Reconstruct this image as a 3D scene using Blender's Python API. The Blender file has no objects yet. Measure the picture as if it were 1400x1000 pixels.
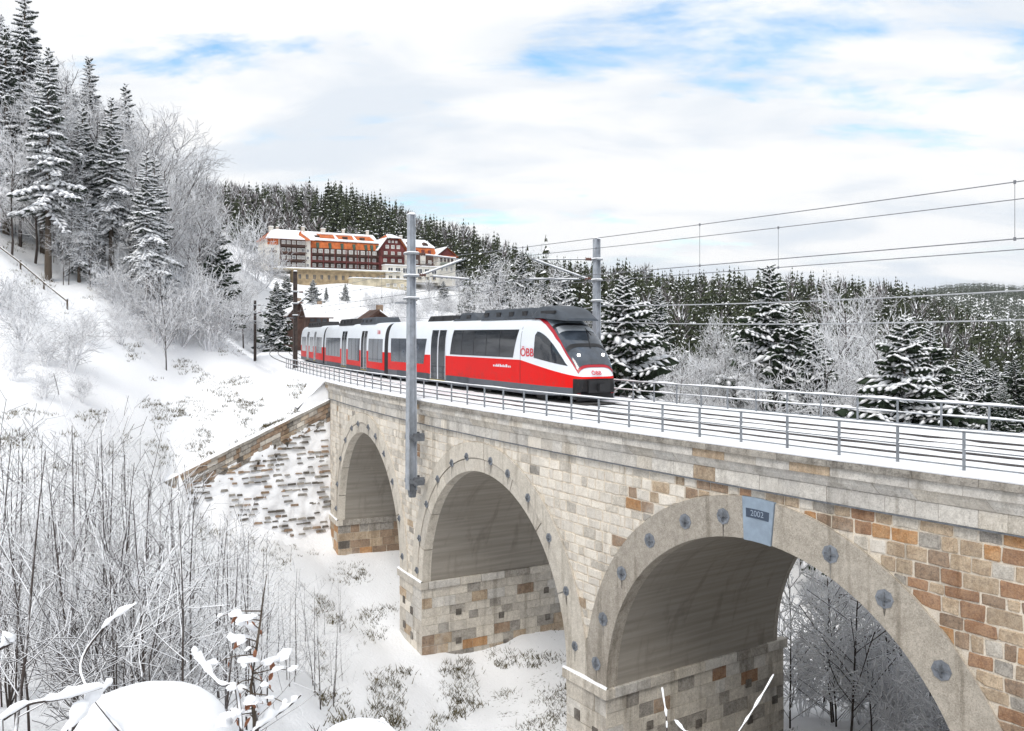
import bpy, math, random
import numpy as np
from mathutils import Vector, Matrix, noise as mnoise

# ------------------------------------------------------------------ camera, sky, sun, exposure
SC = bpy.context.scene
COL = SC.collection
random.seed(7)
FPX, HY, EZ = 1190.0, 457.0, 3.6          # focal length and horizon row measured on the 1400x1000 photo, eye height above the coping
cd = bpy.data.cameras.new('camera')
cd.sensor_width = 36.0
cd.lens = 36.0 * FPX / 1400.0
cd.shift_y = -(500.0 - HY) / 1400.0
cd.clip_start = 0.05
cd.clip_end = 9000.0
cam = bpy.data.objects.new('camera', cd)
cam.location = (0, 0, EZ)
cam.rotation_euler = (math.radians(90), 0, 0)
COL.objects.link(cam)
SC.camera = cam
SC.view_settings.view_transform = 'Standard'
SC.view_settings.look = 'None'
SC.view_settings.exposure = 0.45
SC.view_settings.gamma = 1.0
SC.cycles.max_bounces = 8
SC.cycles.diffuse_bounces = 6
SC.cycles.glossy_bounces = 3
SC.cycles.transparent_max_bounces = 8

SUN_EL, SUN_AZ = math.radians(50), math.radians(195)      # azimuth clockwise from +Y: behind the camera, a little to the left
sd = bpy.data.lights.new('sun', 'SUN')
sd.energy = 1.5
sd.angle = math.radians(25)
sd.color = (1.0, 0.96, 0.9)
sun = bpy.data.objects.new('sun', sd)
sdir = Vector((math.sin(SUN_AZ) * math.cos(SUN_EL), math.cos(SUN_AZ) * math.cos(SUN_EL), math.sin(SUN_EL)))
sun.rotation_euler = sdir.to_track_quat('Z', 'Y').to_euler()
sun.location = sdir * 200
COL.objects.link(sun)


class NT:
    """tiny helper to write node trees"""
    def __init__(s, tree):
        s.t = tree
        s.n = tree.nodes
        s.n.clear()

    def add(s, typ, **kw):
        nd = s.n.new(typ)
        ins = kw.pop('ins', {})
        for k, v in kw.items():
            setattr(nd, k, v)
        for k, v in ins.items():
            s.set(nd.inputs[k], v)
        return nd

    def set(s, sock, v):
        if isinstance(v, bpy.types.NodeSocket):
            s.t.links.new(v, sock)
        elif isinstance(v, bpy.types.Node):
            s.t.links.new(v.outputs[0], sock)
        elif isinstance(v, tuple) and len(v) == 3 and sock.type == 'RGBA':
            sock.default_value = (*v, 1)
        else:
            sock.default_value = v

    def m(s, op, a, b=0.0, c=None, clamp=False):
        nd = s.n.new('ShaderNodeMath')
        nd.operation = op
        nd.use_clamp = clamp
        s.set(nd.inputs[0], a)
        s.set(nd.inputs[1], b)
        if c is not None:
            s.set(nd.inputs[2], c)
        return nd.outputs[0]

    def mix(s, f, a, b, blend='MIX'):
        nd = s.n.new('ShaderNodeMix')
        nd.data_type = 'RGBA'
        nd.blend_type = blend
        s.set(nd.inputs[0], f)
        s.set(nd.inputs[6], a)
        s.set(nd.inputs[7], b)
        return nd.outputs[2]

    def noise(s, vec, scale, detail=4.0, rough=0.55, dist=0.0):
        nd = s.n.new('ShaderNodeTexNoise')
        if vec is not None:
            s.set(nd.inputs['Vector'], vec)
        nd.inputs['Scale'].default_value = scale
        nd.inputs['Detail'].default_value = detail
        nd.inputs['Roughness'].default_value = rough
        nd.inputs['Distortion'].default_value = dist
        return nd.outputs[0]

    def ramp(s, f, a, b, lo=0.0, hi=1.0):
        nd = s.n.new('ShaderNodeMapRange')
        nd.interpolation_type = 'SMOOTHSTEP'
        s.set(nd.inputs[0], f)
        s.set(nd.inputs[1], a)
        s.set(nd.inputs[2], b)
        s.set(nd.inputs[3], lo)
        s.set(nd.inputs[4], hi)
        return nd.outputs[0]


def build_world():
    w = bpy.data.worlds.new('World')
    SC.world = w
    w.use_nodes = True
    t = NT(w.node_tree)
    out = t.add('ShaderNodeOutputWorld')
    sky = t.add('ShaderNodeTexSky', sky_type='NISHITA')
    sky.sun_disc = False
    sky.sun_elevation = SUN_EL
    sky.sun_rotation = SUN_AZ
    sky.air_density = 1.6
    sky.dust_density = 0.6
    geo = t.add('ShaderNodeTexCoord')
    d = geo.outputs['Generated']
    sep = t.add('ShaderNodeSeparateXYZ', ins={0: d})
    # flat cloud layer: project the direction onto a horizontal plane, softened near the horizon
    den = t.m('ADD', t.m('MAXIMUM', sep.outputs[2], 0.0), 0.22)
    px = t.m('DIVIDE', sep.outputs[0], den)
    py = t.m('DIVIDE', sep.outputs[1], den)
    cv = t.add('ShaderNodeCombineXYZ', ins={0: px, 1: py, 2: 0.37})
    mp = t.add('ShaderNodeMapping')
    mp.inputs['Rotation'].default_value = (0, 0, math.radians(24))
    mp.inputs['Scale'].default_value = (0.8, 1.5, 1.0)
    mp.inputs['Location'].default_value = (10.5, 8.1, 0)
    t.set(mp.inputs[0], cv)
    big = t.noise(mp.outputs[0], 1.15, 7.0, 0.56, 0.5)
    fine = t.noise(mp.outputs[0], 4.2, 6.0, 0.6, 0.4)
    shade = t.noise(mp.outputs[0], 2.1, 5.0, 0.5, 0.3)
    dens = t.m('ADD', t.m('MULTIPLY', big, 0.8), t.m('MULTIPLY', fine, 0.2))
    cover = t.m('MAXIMUM', t.ramp(dens, 0.375, 0.475), t.ramp(sep.outputs[2], 0.15, 0.07))
    cloud = t.mix(t.ramp(shade, 0.36, 0.60), (0.61, 0.655, 0.71), (0.78, 0.783, 0.787))
    blue = t.mix(1.0, sky.outputs[0], (0.085, 0.115, 0.14), 'MULTIPLY')
    colr = t.mix(cover, blue, cloud)
    bg = t.add('ShaderNodeBackground', ins={0: colr, 1: 1.0})
    t.t.links.new(bg.outputs[0], out.inputs[0])


build_world()

# ------------------------------------------------------------------ mesh and object helpers


class MB:
    """collects polygons; build() links them as one mesh object"""
    def __init__(s):
        s.v = []
        s.f = []
        s.mi = []

    def quad(s, a, b, c, d, m=0):
        i = len(s.v)
        s.v += [a, b, c, d]
        s.f.append((i, i + 1, i + 2, i + 3))
        s.mi.append(m)

    def poly(s, pts, m=0):
        i = len(s.v)
        s.v += list(pts)
        s.f.append(tuple(range(i, i + len(pts))))
        s.mi.append(m)

    def grid(s, rows, m=0, closed=False):
        """rows of equal length point lists"""
        i = len(s.v)
        n = len(rows[0])
        for r in rows:
            s.v += list(r)
        for a in range(len(rows) - 1):
            for b in range(n if closed else n - 1):
                b2 = (b + 1) % n
                s.f.append((i + a * n + b, i + a * n + b2, i + (a + 1) * n + b2, i + (a + 1) * n + b))
                s.mi.append(m)

    def box(s, c, size, m=0, M=None, taper=1.0):
        x, y, z = (q * 0.5 for q in size)
        P = []
        for zz, k in ((-z, 1.0), (z, taper)):
            for xx, yy in ((-x, -y), (x, -y), (x, y), (-x, y)):
                p = Vector((xx * k, yy * k, zz))
                if M is not None:
                    p = M @ p
                P.append((p.x + c[0], p.y + c[1], p.z + c[2]))
        s.hexa(P, m)

    def hexa(s, P, m=0):
        """8 corners: bottom ring 0-3, top ring 4-7"""
        i = len(s.v)
        s.v += [tuple(p) for p in P]
        for q in ((3, 2, 1, 0), (4, 5, 6, 7), (0, 1, 5, 4), (1, 2, 6, 5), (2, 3, 7, 6), (3, 0, 4, 7)):
            s.f.append(tuple(i + k for k in q))
            s.mi.append(m)

    def tube(s, pts, rads, n=6, m=0, cap=True):
        rows = []
        pts = [Vector(p) for p in pts]
        for k, p in enumerate(pts):
            d = (pts[min(k + 1, len(pts) - 1)] - pts[max(k - 1, 0)])
            if d.length < 1e-9:
                d = Vector((0, 0, 1))
            d.normalize()
            a = d.cross(Vector((0, 0, 1)))
            if a.length < 0.05:
                a = d.cross(Vector((1, 0, 0)))
            a.normalize()
            b = a.cross(d)
            r = rads[k] if hasattr(rads, '__len__') else rads
            rows.append([tuple(p + (a * math.cos(t) + b * math.sin(t)) * r) for t in (2 * math.pi * j / n for j in range(n))])
        s.grid(rows, m, closed=True)
        if cap:
            s.poly(rows[0], m)
            s.poly(rows[-1][::-1], m)

    def disc(s, c, ax, r, h, n=16, m=0):
        c = Vector(c)
        ax = Vector(ax).normalized()
        s.tube([c, c + ax * h], r, n, m)

    def build(s, name, mats, parent=None, smooth=False):
        me = bpy.data.meshes.new(name)
        me.from_pydata([tuple(p) for p in s.v], [], s.f)
        if not isinstance(mats, (list, tuple)):
            mats = [mats]
        for q in mats:
            me.materials.append(q)
        if len(mats) > 1:
            me.polygons.foreach_set('material_index', s.mi)
        if smooth:
            me.polygons.foreach_set('use_smooth', [True] * len(me.polygons))
        me.update()
        return link(name, me, parent)


def link(name, data, parent=None):
    o = bpy.data.objects.new(name, data)
    COL.objects.link(o)
    if parent is not None:
        o.parent = parent
    return o


def tag(o, label=None, cat=None, group=None, kind=None):
    if label:
        o['label'] = label
    if cat:
        o['category'] = cat
    if group:
        o['group'] = group
    if kind:
        o['kind'] = kind
    return o


def thing(name, label, cat, loc=(0, 0, 0), group=None, rz=0.0):
    o = bpy.data.objects.new(name, None)
    o.empty_display_size = 0.2
    o.location = loc
    o.rotation_euler = (0, 0, rz)
    COL.objects.link(o)
    return tag(o, label, cat, group)


# ------------------------------------------------------------------ materials
def finish(t, m, col, rough=0.7, bump=None, bstr=0.3, bdist=0.02, metal=0.0, emis=None, spec=0.5, coat=0.0):
    p = t.add('ShaderNodeBsdfPrincipled')
    t.set(p.inputs['Base Color'], col)
    t.set(p.inputs['Roughness'], rough)
    p.inputs['Metallic'].default_value = metal
    p.inputs['Specular IOR Level'].default_value = spec
    p.inputs['Coat Weight'].default_value = coat
    if bump is not None:
        b = t.add('ShaderNodeBump')
        b.inputs['Strength'].default_value = bstr
        b.inputs['Distance'].default_value = bdist
        t.set(b.inputs['Height'], bump)
        t.t.links.new(b.outputs[0], p.inputs['Normal'])
    if emis:
        p.inputs['Emission Color'].default_value = (*emis[0], 1)
        p.inputs['Emission Strength'].default_value = emis[1]
    o = t.add('ShaderNodeOutputMaterial')
    t.t.links.new(p.outputs[0], o.inputs[0])
    return m


def newmat(name):
    m = bpy.data.materials.new(name)
    m.use_nodes = True
    return m, NT(m.node_tree)


def plain(name, col, rough=0.6, var=0.15, scale=3.0, bstr=0.1, bdist=0.01, metal=0.0, spec=0.5, coat=0.0, emis=None):
    """one colour with noise variation, a per-object shift and fine relief"""
    m, t = newmat(name)
    tc = t.add('ShaderNodeTexCoord')
    n = t.noise(tc.outputs['Object'], scale, 5.0, 0.6)
    n2 = t.noise(tc.outputs['Object'], scale * 7, 3.0, 0.6)
    dark = tuple(c * (1 - var) for c in col)
    lite = tuple(min(c * (1 + var), 0.95) for c in col)
    c = t.mix(t.ramp(n, 0.3, 0.7), dark, lite)
    return finish(t, m, c, rough, n2, bstr, bdist, metal, emis, spec, coat)


def stone_mat(name, a, b, spots=0.5, blotch=(0.16, 0.15, 0.13), rough=0.9, lime=0.35):
    """hewn stone: two tones, weather blotches, pits"""
    m, t = newmat(name)
    tc = t.add('ShaderNodeTexCoord')
    ob = t.add('ShaderNodeObjectInfo')
    g = t.add('ShaderNodeNewGeometry')
    rnd = t.m('FRACT', t.m('ADD', ob.outputs['Random'], g.outputs['Random Per Island']))
    off = t.add('ShaderNodeVectorMath', operation='ADD', ins={0: tc.outputs['Object']})
    cx = t.add('ShaderNodeCombineXYZ', ins={0: t.m('MULTIPLY', rnd, 37.0), 1: t.m('MULTIPLY', rnd, 11.0), 2: 0.0})
    t.set(off.inputs[1], cx.outputs[0])
    v = off.outputs[0]
    n1 = t.noise(v, 2.6, 6.0, 0.7)
    n2 = t.noise(v, 8.0, 6.0, 0.75)
    n3 = t.noise(v, 26.0, 4.0, 0.7)
    c = t.mix(t.ramp(n1, 0.38, 0.62), a, b)
    c = t.mix(t.m('MULTIPLY', t.ramp(n3, 0.5, 0.66), 0.45), c, tuple(min(q * 1.45, .8) for q in b))
    c = t.mix(t.m('MULTIPLY', t.ramp(n2, 0.47, 0.62), min(1.0, spots * 1.3)), c, blotch)
    c = t.mix(t.m('MULTIPLY', t.ramp(n3, 0.46, 0.34), 0.5), c, tuple(q * .45 for q in blotch))
    c = t.mix(1.0, c, t.mix(rnd, (0.87, 0.84, 0.80), (1.10, 1.055, 0.985)), 'MULTIPLY')
    ms = t.add('ShaderNodeMapping')
    ms.inputs['Scale'].default_value = (1.6, 1.6, 0.16)
    t.set(ms.inputs[0], g.outputs['Position'])
    st = t.noise(ms.outputs[0], 1.0, 5.0, 0.65, 0.4)
    big = t.noise(g.outputs['Position'], 0.55, 4.0, 0.6)
    c = t.mix(1.0, c, t.mix(t.m('MULTIPLY', t.ramp(st, 0.5, 0.68), 0.75), (1.0, 1.0, 1.0), (0.58, 0.56, 0.53)), 'MULTIPLY')
    c = t.mix(t.m('MULTIPLY', t.ramp(big, 0.52, 0.7), lime), c, (0.66, 0.625, 0.57))
    h = t.m('ADD', t.m('MULTIPLY', n2, 0.7), t.m('MULTIPLY', n3, 0.4))
    return finish(t, m, c, rough, h, 0.75, 0.035, spec=0.2)


def snow_mat(name, col=(0.905, 0.91, 0.925), bscale=6.0, bstr=0.35, bdist=0.05):
    m, t = newmat(name)
    g = t.add('ShaderNodeNewGeometry')
    n = t.noise(g.outputs['Position'], bscale, 6.0, 0.6)
    n2 = t.noise(g.outputs['Position'], bscale * 0.13, 3.0, 0.5)
    c = t.mix(t.ramp(n2, 0.35, 0.7), col, tuple(min(q * 1.04, 0.97) for q in col))
    return finish(t, m, c, 0.75, n, bstr, bdist, spec=0.25)


def twig_mat(name, bark=(0.06, 0.048, 0.043), lo=-0.1, hi=0.35, patch=0.5):
    """bark whose upper side carries snow"""
    m, t = newmat(name)
    g = t.add('ShaderNodeNewGeometry')
    s = t.add('ShaderNodeSeparateXYZ', ins={0: g.outputs['Normal']})
    n = t.noise(g.outputs['Position'], 2.6, 4.0, 0.7)
    f = t.m('ADD', s.outputs[2], t.m('MULTIPLY', t.m('SUBTRACT', n, 0.5), patch * 2))
    f = t.ramp(f, lo, hi)
    n2 = t.noise(g.outputs['Position'], 9.0, 3.0, 0.6)
    b = t.mix(n2, tuple(c * 0.6 for c in bark), tuple(c * 1.5 for c in bark))
    c = t.mix(f, b, (0.90, 0.905, 0.925))
    return finish(t, m, c, 0.85, spec=0.2)


M = {}
M['snow'] = snow_mat('snow')
M['snow_soft'] = snow_mat('snow_soft', bscale=14.0, bstr=0.25, bdist=0.02)
M['twig'] = twig_mat('snowy_twig', lo=-0.25, hi=0.2)
M['twig_light'] = twig_mat('lightly_snowed_twig', lo=0.25, hi=0.6)
M['frost'] = twig_mat('frosted_twig', bark=(0.09, 0.078, 0.076), lo=-0.85, hi=-0.05, patch=0.8)
M['needle_frost'] = twig_mat('frosted_needles', bark=(0.035, 0.045, 0.034), lo=0.05, hi=0.75, patch=0.7)
M['stem'] = twig_mat('patchy_snowed_stem', lo=0.02, hi=0.4, patch=0.6)
M['frost_heavy'] = twig_mat('thickly_snowed_twig', bark=(0.07, 0.06, 0.058), lo=-1.5, hi=-0.6, patch=0.7)
M['needle'] = plain('spruce_needles', (0.035, 0.05, 0.03), 0.8, 0.45, 1.2, spec=0.2)
M['needle_far'] = plain('forest_needles', (0.042, 0.05, 0.026), 0.85, 0.6, 0.12, spec=0.15)
M['bark'] = plain('spruce_bark', (0.10, 0.078, 0.06), 0.9, 0.35, 6.0, 0.8, 0.03, spec=0.2)
M['leaf_brown'] = plain('withered_leaf', (0.22, 0.085, 0.04), 0.7, 0.5, 20.0)
M['grass'] = plain('withered_grass', (0.10, 0.085, 0.05), 0.9, 0.5, 2.0, spec=0.1)
M['mortar'] = stone_mat('lime_mortar', (0.68, 0.62, 0.53), (0.78, 0.72, 0.64), 0.15, (0.56, 0.5, 0.42))
M['concrete'] = stone_mat('ring_concrete', (0.37, 0.345, 0.31), (0.47, 0.44, 0.40), 0.35, (0.3, 0.28, 0.25), lime=0.1)
M['concrete_pale'] = stone_mat('pale_ring_stone', (0.54, 0.51, 0.46), (0.64, 0.61, 0.56), 0.35, (0.44, 0.415, 0.375), lime=0.1)
M['iron'] = plain('dark_iron', (0.13, 0.14, 0.155), 0.65, 0.3, 6.0, 0.3, 0.01)
M['iron_plate'] = plain('anchor_iron', (0.19, 0.205, 0.23), 0.7, 0.3, 5.0, 0.3, 0.01)
M['galv'] = plain('galvanised_steel', (0.23, 0.245, 0.265), 0.55, 0.2, 3.0, metal=0.3)
M['mast'] = plain('painted_mast_steel', (0.36, 0.385, 0.42), 0.55, 0.18, 2.0, metal=0.2)
M['mast_brown'] = plain('rusty_mast_steel', (0.07, 0.052, 0.045), 0.8, 0.4, 3.0)
M['wire'] = plain('grey_wire', (0.16, 0.165, 0.18), 0.6, 0.1)
M['wire_pale'] = plain('rimed_cable', (0.42, 0.43, 0.45), 0.6, 0.1)
M['rail'] = plain('rail_steel', (0.07, 0.062, 0.06), 0.5, 0.3, 4.0)
M['ballast'] = plain('shade_dark_ballast', (0.075, 0.07, 0.066), 0.95, 0.5, 5.0, 1.0, 0.06)
M['porcelain'] = plain('brown_insulator', (0.12, 0.05, 0.035), 0.3, 0.2)


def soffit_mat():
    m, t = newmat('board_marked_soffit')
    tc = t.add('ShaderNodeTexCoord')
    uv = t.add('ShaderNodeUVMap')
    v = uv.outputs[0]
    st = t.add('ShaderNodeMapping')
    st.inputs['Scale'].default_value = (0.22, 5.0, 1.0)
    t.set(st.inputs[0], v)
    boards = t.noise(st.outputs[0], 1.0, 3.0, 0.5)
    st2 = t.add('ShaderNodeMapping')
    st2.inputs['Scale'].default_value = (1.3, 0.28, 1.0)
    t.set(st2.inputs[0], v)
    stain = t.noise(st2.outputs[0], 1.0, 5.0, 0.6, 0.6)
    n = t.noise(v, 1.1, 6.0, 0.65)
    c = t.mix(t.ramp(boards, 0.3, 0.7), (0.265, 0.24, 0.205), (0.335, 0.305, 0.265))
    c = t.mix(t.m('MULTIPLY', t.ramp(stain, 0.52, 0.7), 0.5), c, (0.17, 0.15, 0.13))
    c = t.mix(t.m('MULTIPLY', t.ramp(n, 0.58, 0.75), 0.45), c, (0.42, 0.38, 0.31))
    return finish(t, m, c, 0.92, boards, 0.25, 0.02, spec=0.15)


M['soffit'] = soffit_mat()
STONES = {
    'white': stone_mat('bleached_stone', (0.70, 0.665, 0.61), (0.80, 0.77, 0.72), 0.3, (0.60, 0.565, 0.52)),
    'pale': stone_mat('pale_stone', (0.53, 0.50, 0.455), (0.66, 0.63, 0.58), 0.45, (0.42, 0.395, 0.36)),
    'grey': stone_mat('grey_stone', (0.30, 0.285, 0.265), (0.42, 0.40, 0.375), 0.6, (0.22, 0.21, 0.2)),
    'tan': stone_mat('tan_stone', (0.40, 0.31, 0.225), (0.52, 0.43, 0.33), 0.5, (0.3, 0.24, 0.19)),
    'brown': stone_mat('brown_stone', (0.28, 0.20, 0.145), (0.38, 0.29, 0.22), 0.55, (0.2, 0.16, 0.13)),
    'orange': stone_mat('orange_stone', (0.40, 0.215, 0.10), (0.50, 0.32, 0.185), 0.4, (0.3, 0.2, 0.13)),
    'red': stone_mat('reddish_stone', (0.31, 0.18, 0.11), (0.41, 0.27, 0.18), 0.5, (0.25, 0.16, 0.12)),
    'dark': stone_mat('dark_stone', (0.12, 0.11, 0.1), (0.2, 0.185, 0.17), 0.5, (0.08, 0.075, 0.07)),
    'ash': stone_mat('ashlar_stone', (0.55, 0.54, 0.525), (0.68, 0.67, 0.65), 0.4, (0.42, 0.405, 0.385)),
    'ashdark': stone_mat('weathered_coping', (0.25, 0.24, 0.225), (0.40, 0.385, 0.36), 0.6, (0.16, 0.15, 0.14)),
}

# ------------------------------------------------------------------ the line of the viaduct
CX, CY, RC, TH0, SB = 171.709, 143.747, 201.52, 0.5524146, -30.0
R2 = 700.0                                    # beyond the abutment the curve eases
_th = TH0 + SB / RC
CX2 = CX + (R2 - RC) * math.cos(_th)
CY2 = CY + (R2 - RC) * math.sin(_th)


def P(s, u, z=0.0):
    """s metres along the coping edge (right/near positive), u metres in from the coping edge, z height above the coping"""
    if s >= SB:
        th, r, cx, cy = TH0 + s / RC, RC - u, CX, CY
    else:
        th, r, cx, cy = _th + (s - SB) / R2, R2 - u, CX2, CY2
    return (cx - r * math.cos(th), cy - r * math.sin(th), z)


def frame(s, u=0.0):
    """unit vectors along +s and +u at s"""
    a = Vector(P(s + 0.05, u)) - Vector(P(s - 0.05, u))
    b = Vector(P(s, u + 0.05)) - Vector(P(s, u - 0.05))
    return a.normalized(), b.normalized()


def W(px, py, d):
    """the place seen at pixel (px, py) of the photograph at distance d along the view axis"""
    return ((px - 700.0) / FPX * d, d, EZ - (py - HY) / FPX * d)

# ------------------------------------------------------------------ terrain
CTRL = []


def cp(px, py, d):
    CTRL.append(W(px, py, d))


for q in [(100, 1000, 11), (-100, 950, 14), (250, 1000, 13), (400, 1000, 21), (520, 1000, 30), (650, 1005, 36), (780, 1005, 36),
          (60, 900, 16), (200, 850, 22), (330, 850, 29), (440, 890, 37), (500, 830, 45), (620, 955, 43), (700, 940, 46), (780, 935, 45),
          (100, 640, 42), (0, 640, 36), (-150, 640, 34), (200, 680, 46), (300, 705, 52), (400, 745, 57), (455, 742, 64), (520, 768, 60),
          (560, 815, 54), (225, 668, 59), (340, 604, 64), (425, 552, 68), (300, 540, 72), (200, 560, 62), (150, 500, 66),
          (300, 480, 85), (345, 468, 105), (100, 520, 58), (0, 570, 46), (0, 480, 60), (65, 385, 78), (0, 350, 74), (150, 400, 80),
          (230, 385, 92), (300, 420, 110), (330, 440, 140), (-200, 330, 76), (-400, 500, 42), (-300, 150, 120), (150, 320, 110),
          (50, 220, 130), (-60, 130, 150), (210, 340, 135), (270, 330, 190), (340, 380, 190), (100, 230, 190), (0, 130, 220),
          (-200, 0, 260), (200, 300, 260), (0, 160, 420), (-300, 0, 420), (-600, 60, 300), (-700, 350, 120),
          (250, 300, 420), (330, 420, 170), (400, 440, 180), (500, 432, 190), (430, 424, 230), (540, 420, 235),
          (385, 389, 287), (450, 393, 293), (560, 404, 310), (630, 404, 330), (420, 385, 330), (560, 382, 350),
          (330, 300, 400), (400, 297, 430), (470, 295, 450), (560, 323, 450), (620, 348, 440), (700, 380, 430), (800, 402, 430),
          (900, 414, 440), (1000, 420, 460), (1100, 422, 460), (1200, 424, 460), (1260, 440, 430), (1330, 470, 420), (1450, 520, 380),
          (470, 345, 700), (700, 420, 700), (900, 440, 700), (1100, 445, 760), (300, 340, 700), (1300, 480, 760), (100, 300, 800),
          (620, 430, 220), (700, 448, 220), (800, 468, 230), (900, 480, 250), (1000, 490, 260), (1100, 500, 260), (1200, 510, 260),
          (1300, 535, 250), (1400, 545, 260), (1600, 560, 260), (700, 470, 130), (800, 540, 100), (900, 590, 100), (1000, 620, 100),
          (1150, 640, 100), (1300, 650, 95), (1450, 640, 100), (1000, 700, 70), (1200, 720, 68), (1400, 700, 66), (1650, 700, 60),
          (1130, 972, 45), (1060, 955, 46), (1290, 990, 36), (1200, 860, 56), (1100, 860, 60), (1300, 880, 52), (1450, 900, 44),
          (1250, 415, 1900), (1330, 398, 2100), (1420, 406, 2100), (1600, 400, 2300), (1150, 425, 2000), (900, 440, 2000), (1340, 462, 1150),
          (1500, 480, 1200), (400, 420, 2000), (-200, 330, 1600)]:
    cp(*q)
for s in (-36, -45, -60, -80, -100, -130):
    for u in (-0.8, 5, 11.5):
        CTRL.append(P(s, u, -0.35))
CTRL += [P(-36, -8, -3.6), P(-50, -9, -0.8), P(-38, 16, -2), P(-30, 13, -9), P(-22, 14, -12), P(-12.5, 2, -13.8), P(-12.5, 8, -13.4), P(-16, 5, -13), P(-28, 5, -12.8), P(-10, 14, -13), P(5, 14, -15), P(18, 15, -12.5),
         P(30, 15, -8), P(40, 14, -4), P(-24, 5, -12.4), P(-19, 9, -12.8), P(-4, 5, -14.4), P(4, 5, -15.2), P(12, 5, -14.6), P(20, 5, -13.2),
         P(30, 5, -9), P(24, -2, -11.5), P(30, -3, -8), P(38, -4, -4)]
CTRL += [(0, 0, 1.9), (0, 4, 0.2), (0, 8, -2.2), (4, 14, -6.0), (0, 20, -7.6), (5, 24, -10.6), (10, 12, -5), (14, 6, -2.5), (8, 0, 0.8), (-4, 5, 0.9), (-8, 3, 2.2),
         (0, -10, 3.5), (-15, -5, 5), (15, -8, 2.5), (-20, 8, 2.5), (-25, 20, 1.5), (0, -60, 14), (-60, -20, 16), (60, -30, 8), (60, 10, 0), (60, 40, -8),
         (-70, 40, 12), (0, -300, 60), (-300, 0, 70), (300, 0, 10), (300, 150, 0), (-300, -300, 80), (300, -300, 40),
         (0, -2000, 150), (-2000, 0, 200), (2000, 0, 80), (1500, 1500, 60), (-1500, 1500, 150), (0, 2900, 60), (1800, 2300, 60), (-1800, 2300, 120)]
CT = np.array(CTRL, float)


def warp(X, Y):
    r = np.hypot(X, Y) + 1e-6
    k = np.log1p(r / 18.0) / r * 18.0
    return X * k, Y * k


_wx, _wy = warp(CT[:, 0], CT[:, 1])


def _tps(d2):
    return 0.5 * d2 * np.log(d2 + 1e-12)


_n = len(CT)
_A = np.zeros((_n + 3, _n + 3))
_A[:_n, :_n] = _tps((_wx[:, None] - _wx) ** 2 + (_wy[:, None] - _wy) ** 2) + np.eye(_n) * 0.3
_A[:_n, _n:] = np.c_[np.ones(_n), _wx, _wy]
_A[_n:, :_n] = _A[:_n, _n:].T
# heights are fitted relative to distance so that far ridges do not ripple the foreground
_CF = np.linalg.solve(_A, np.r_[CT[:, 2], 0, 0, 0])


FLOOR_S = [-34, -28, -20, -12, -4, 5, 12, 20, 30, 45]
FLOOR_Z = [-12.2, -12.6, -12.8, -13.9, -14.6, -15.3, -14.8, -13.6, -9.5, -3]
WA, WB = Vector(P(-32.2, 0.55, -1.55)), Vector(W(224, 662, 60.5))          # crest of the wing wall
wd = WB - WA
wh = Vector((wd.x, wd.y, 0)).normalized()
wn = Vector((wh.y, -wh.x, 0))
if wn.y > 0:
    wn = -wn
RA, RB, RCc = WA + Vector((0, 0, -1.0)) + wn * .3, WB + Vector((0, 0, -.9)) + wn * .3, Vector(P(-31.8, .2, -12.6)) + wn * 0.8    # stone pitching


def ground(X, Y):
    X = np.atleast_1d(np.asarray(X, float))
    Y = np.atleast_1d(np.asarray(Y, float))
    a, b = warp(X, Y)
    out = np.empty(len(X))
    for i in range(0, len(X), 4000):
        q = slice(i, i + 4000)
        d2 = (a[q, None] - _wx) ** 2 + (b[q, None] - _wy) ** 2
        out[q] = _tps(d2) @ _CF[:_n] + _CF[_n] + _CF[_n + 1] * a[q] + _CF[_n + 2] * b[q]
    # levelled ground under the vaults
    u = RC - np.hypot(X - CX, Y - CY)
    s = (np.arctan2(CY - Y, CX - X) - TH0) * RC
    side = np.maximum(np.maximum(-1.0 - u, u - 11.3), 0)
    cap = np.interp(s, FLOOR_S, FLOOR_Z) + side * .35 + np.maximum(-31.0 - s, 0) * 3
    m = (s > -34) & (s < 40) & (side < 9)
    out = np.where(m, np.minimum(out, np.maximum(cap, out - 6 + side * .0)), out)
    # cutting for the track bed beyond the abutment
    u2 = R2 - np.hypot(X - CX2, Y - CY2)
    s2 = SB + (np.arctan2(CY2 - Y, CX2 - X) - _th) * R2
    side2 = np.maximum(np.maximum(-1.2 - u2, u2 - 11.8), 0)
    m = (s2 < -31.6) & (s2 > -170) & (side2 < 12)
    out = np.where(m, np.minimum(out, -.4 + side2 * .8), out)
    # earth held by the wing wall, pitching before it
    f = ((X - WA.x) * wd.x + (Y - WA.y) * wd.y) / (wd.x ** 2 + wd.y ** 2)
    dn = (X - WA.x) * wn.x + (Y - WA.y) * wn.y
    top = WA.z + wd.z * f
    m = (f > -.12) & (f < 1.02) & (dn < -.15) & (dn > -5)
    out = np.where(m, np.maximum(out, np.minimum(top + .12 + (-dn) * .12, -.45)), out)
    e1, e2 = RB - RA, RCc - RA
    det = e1.x * e2.y - e1.y * e2.x
    aa = ((X - RA.x) * e2.y - (Y - RA.y) * e2.x) / det
    bb = ((Y - RA.y) * e1.x - (X - RA.x) * e1.y) / det
    m = (aa > -.02) & (bb > -.05) & (aa + bb < 1.05) & (dn > .1)
    out = np.where(m, np.minimum(out, RA.z + e1.z * aa + e2.z * bb - .15 - .6 * np.clip(1 - aa - bb, 0, 1)), out)
    return out


def gz(x, y):
    return float(ground(x, y)[0])


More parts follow.
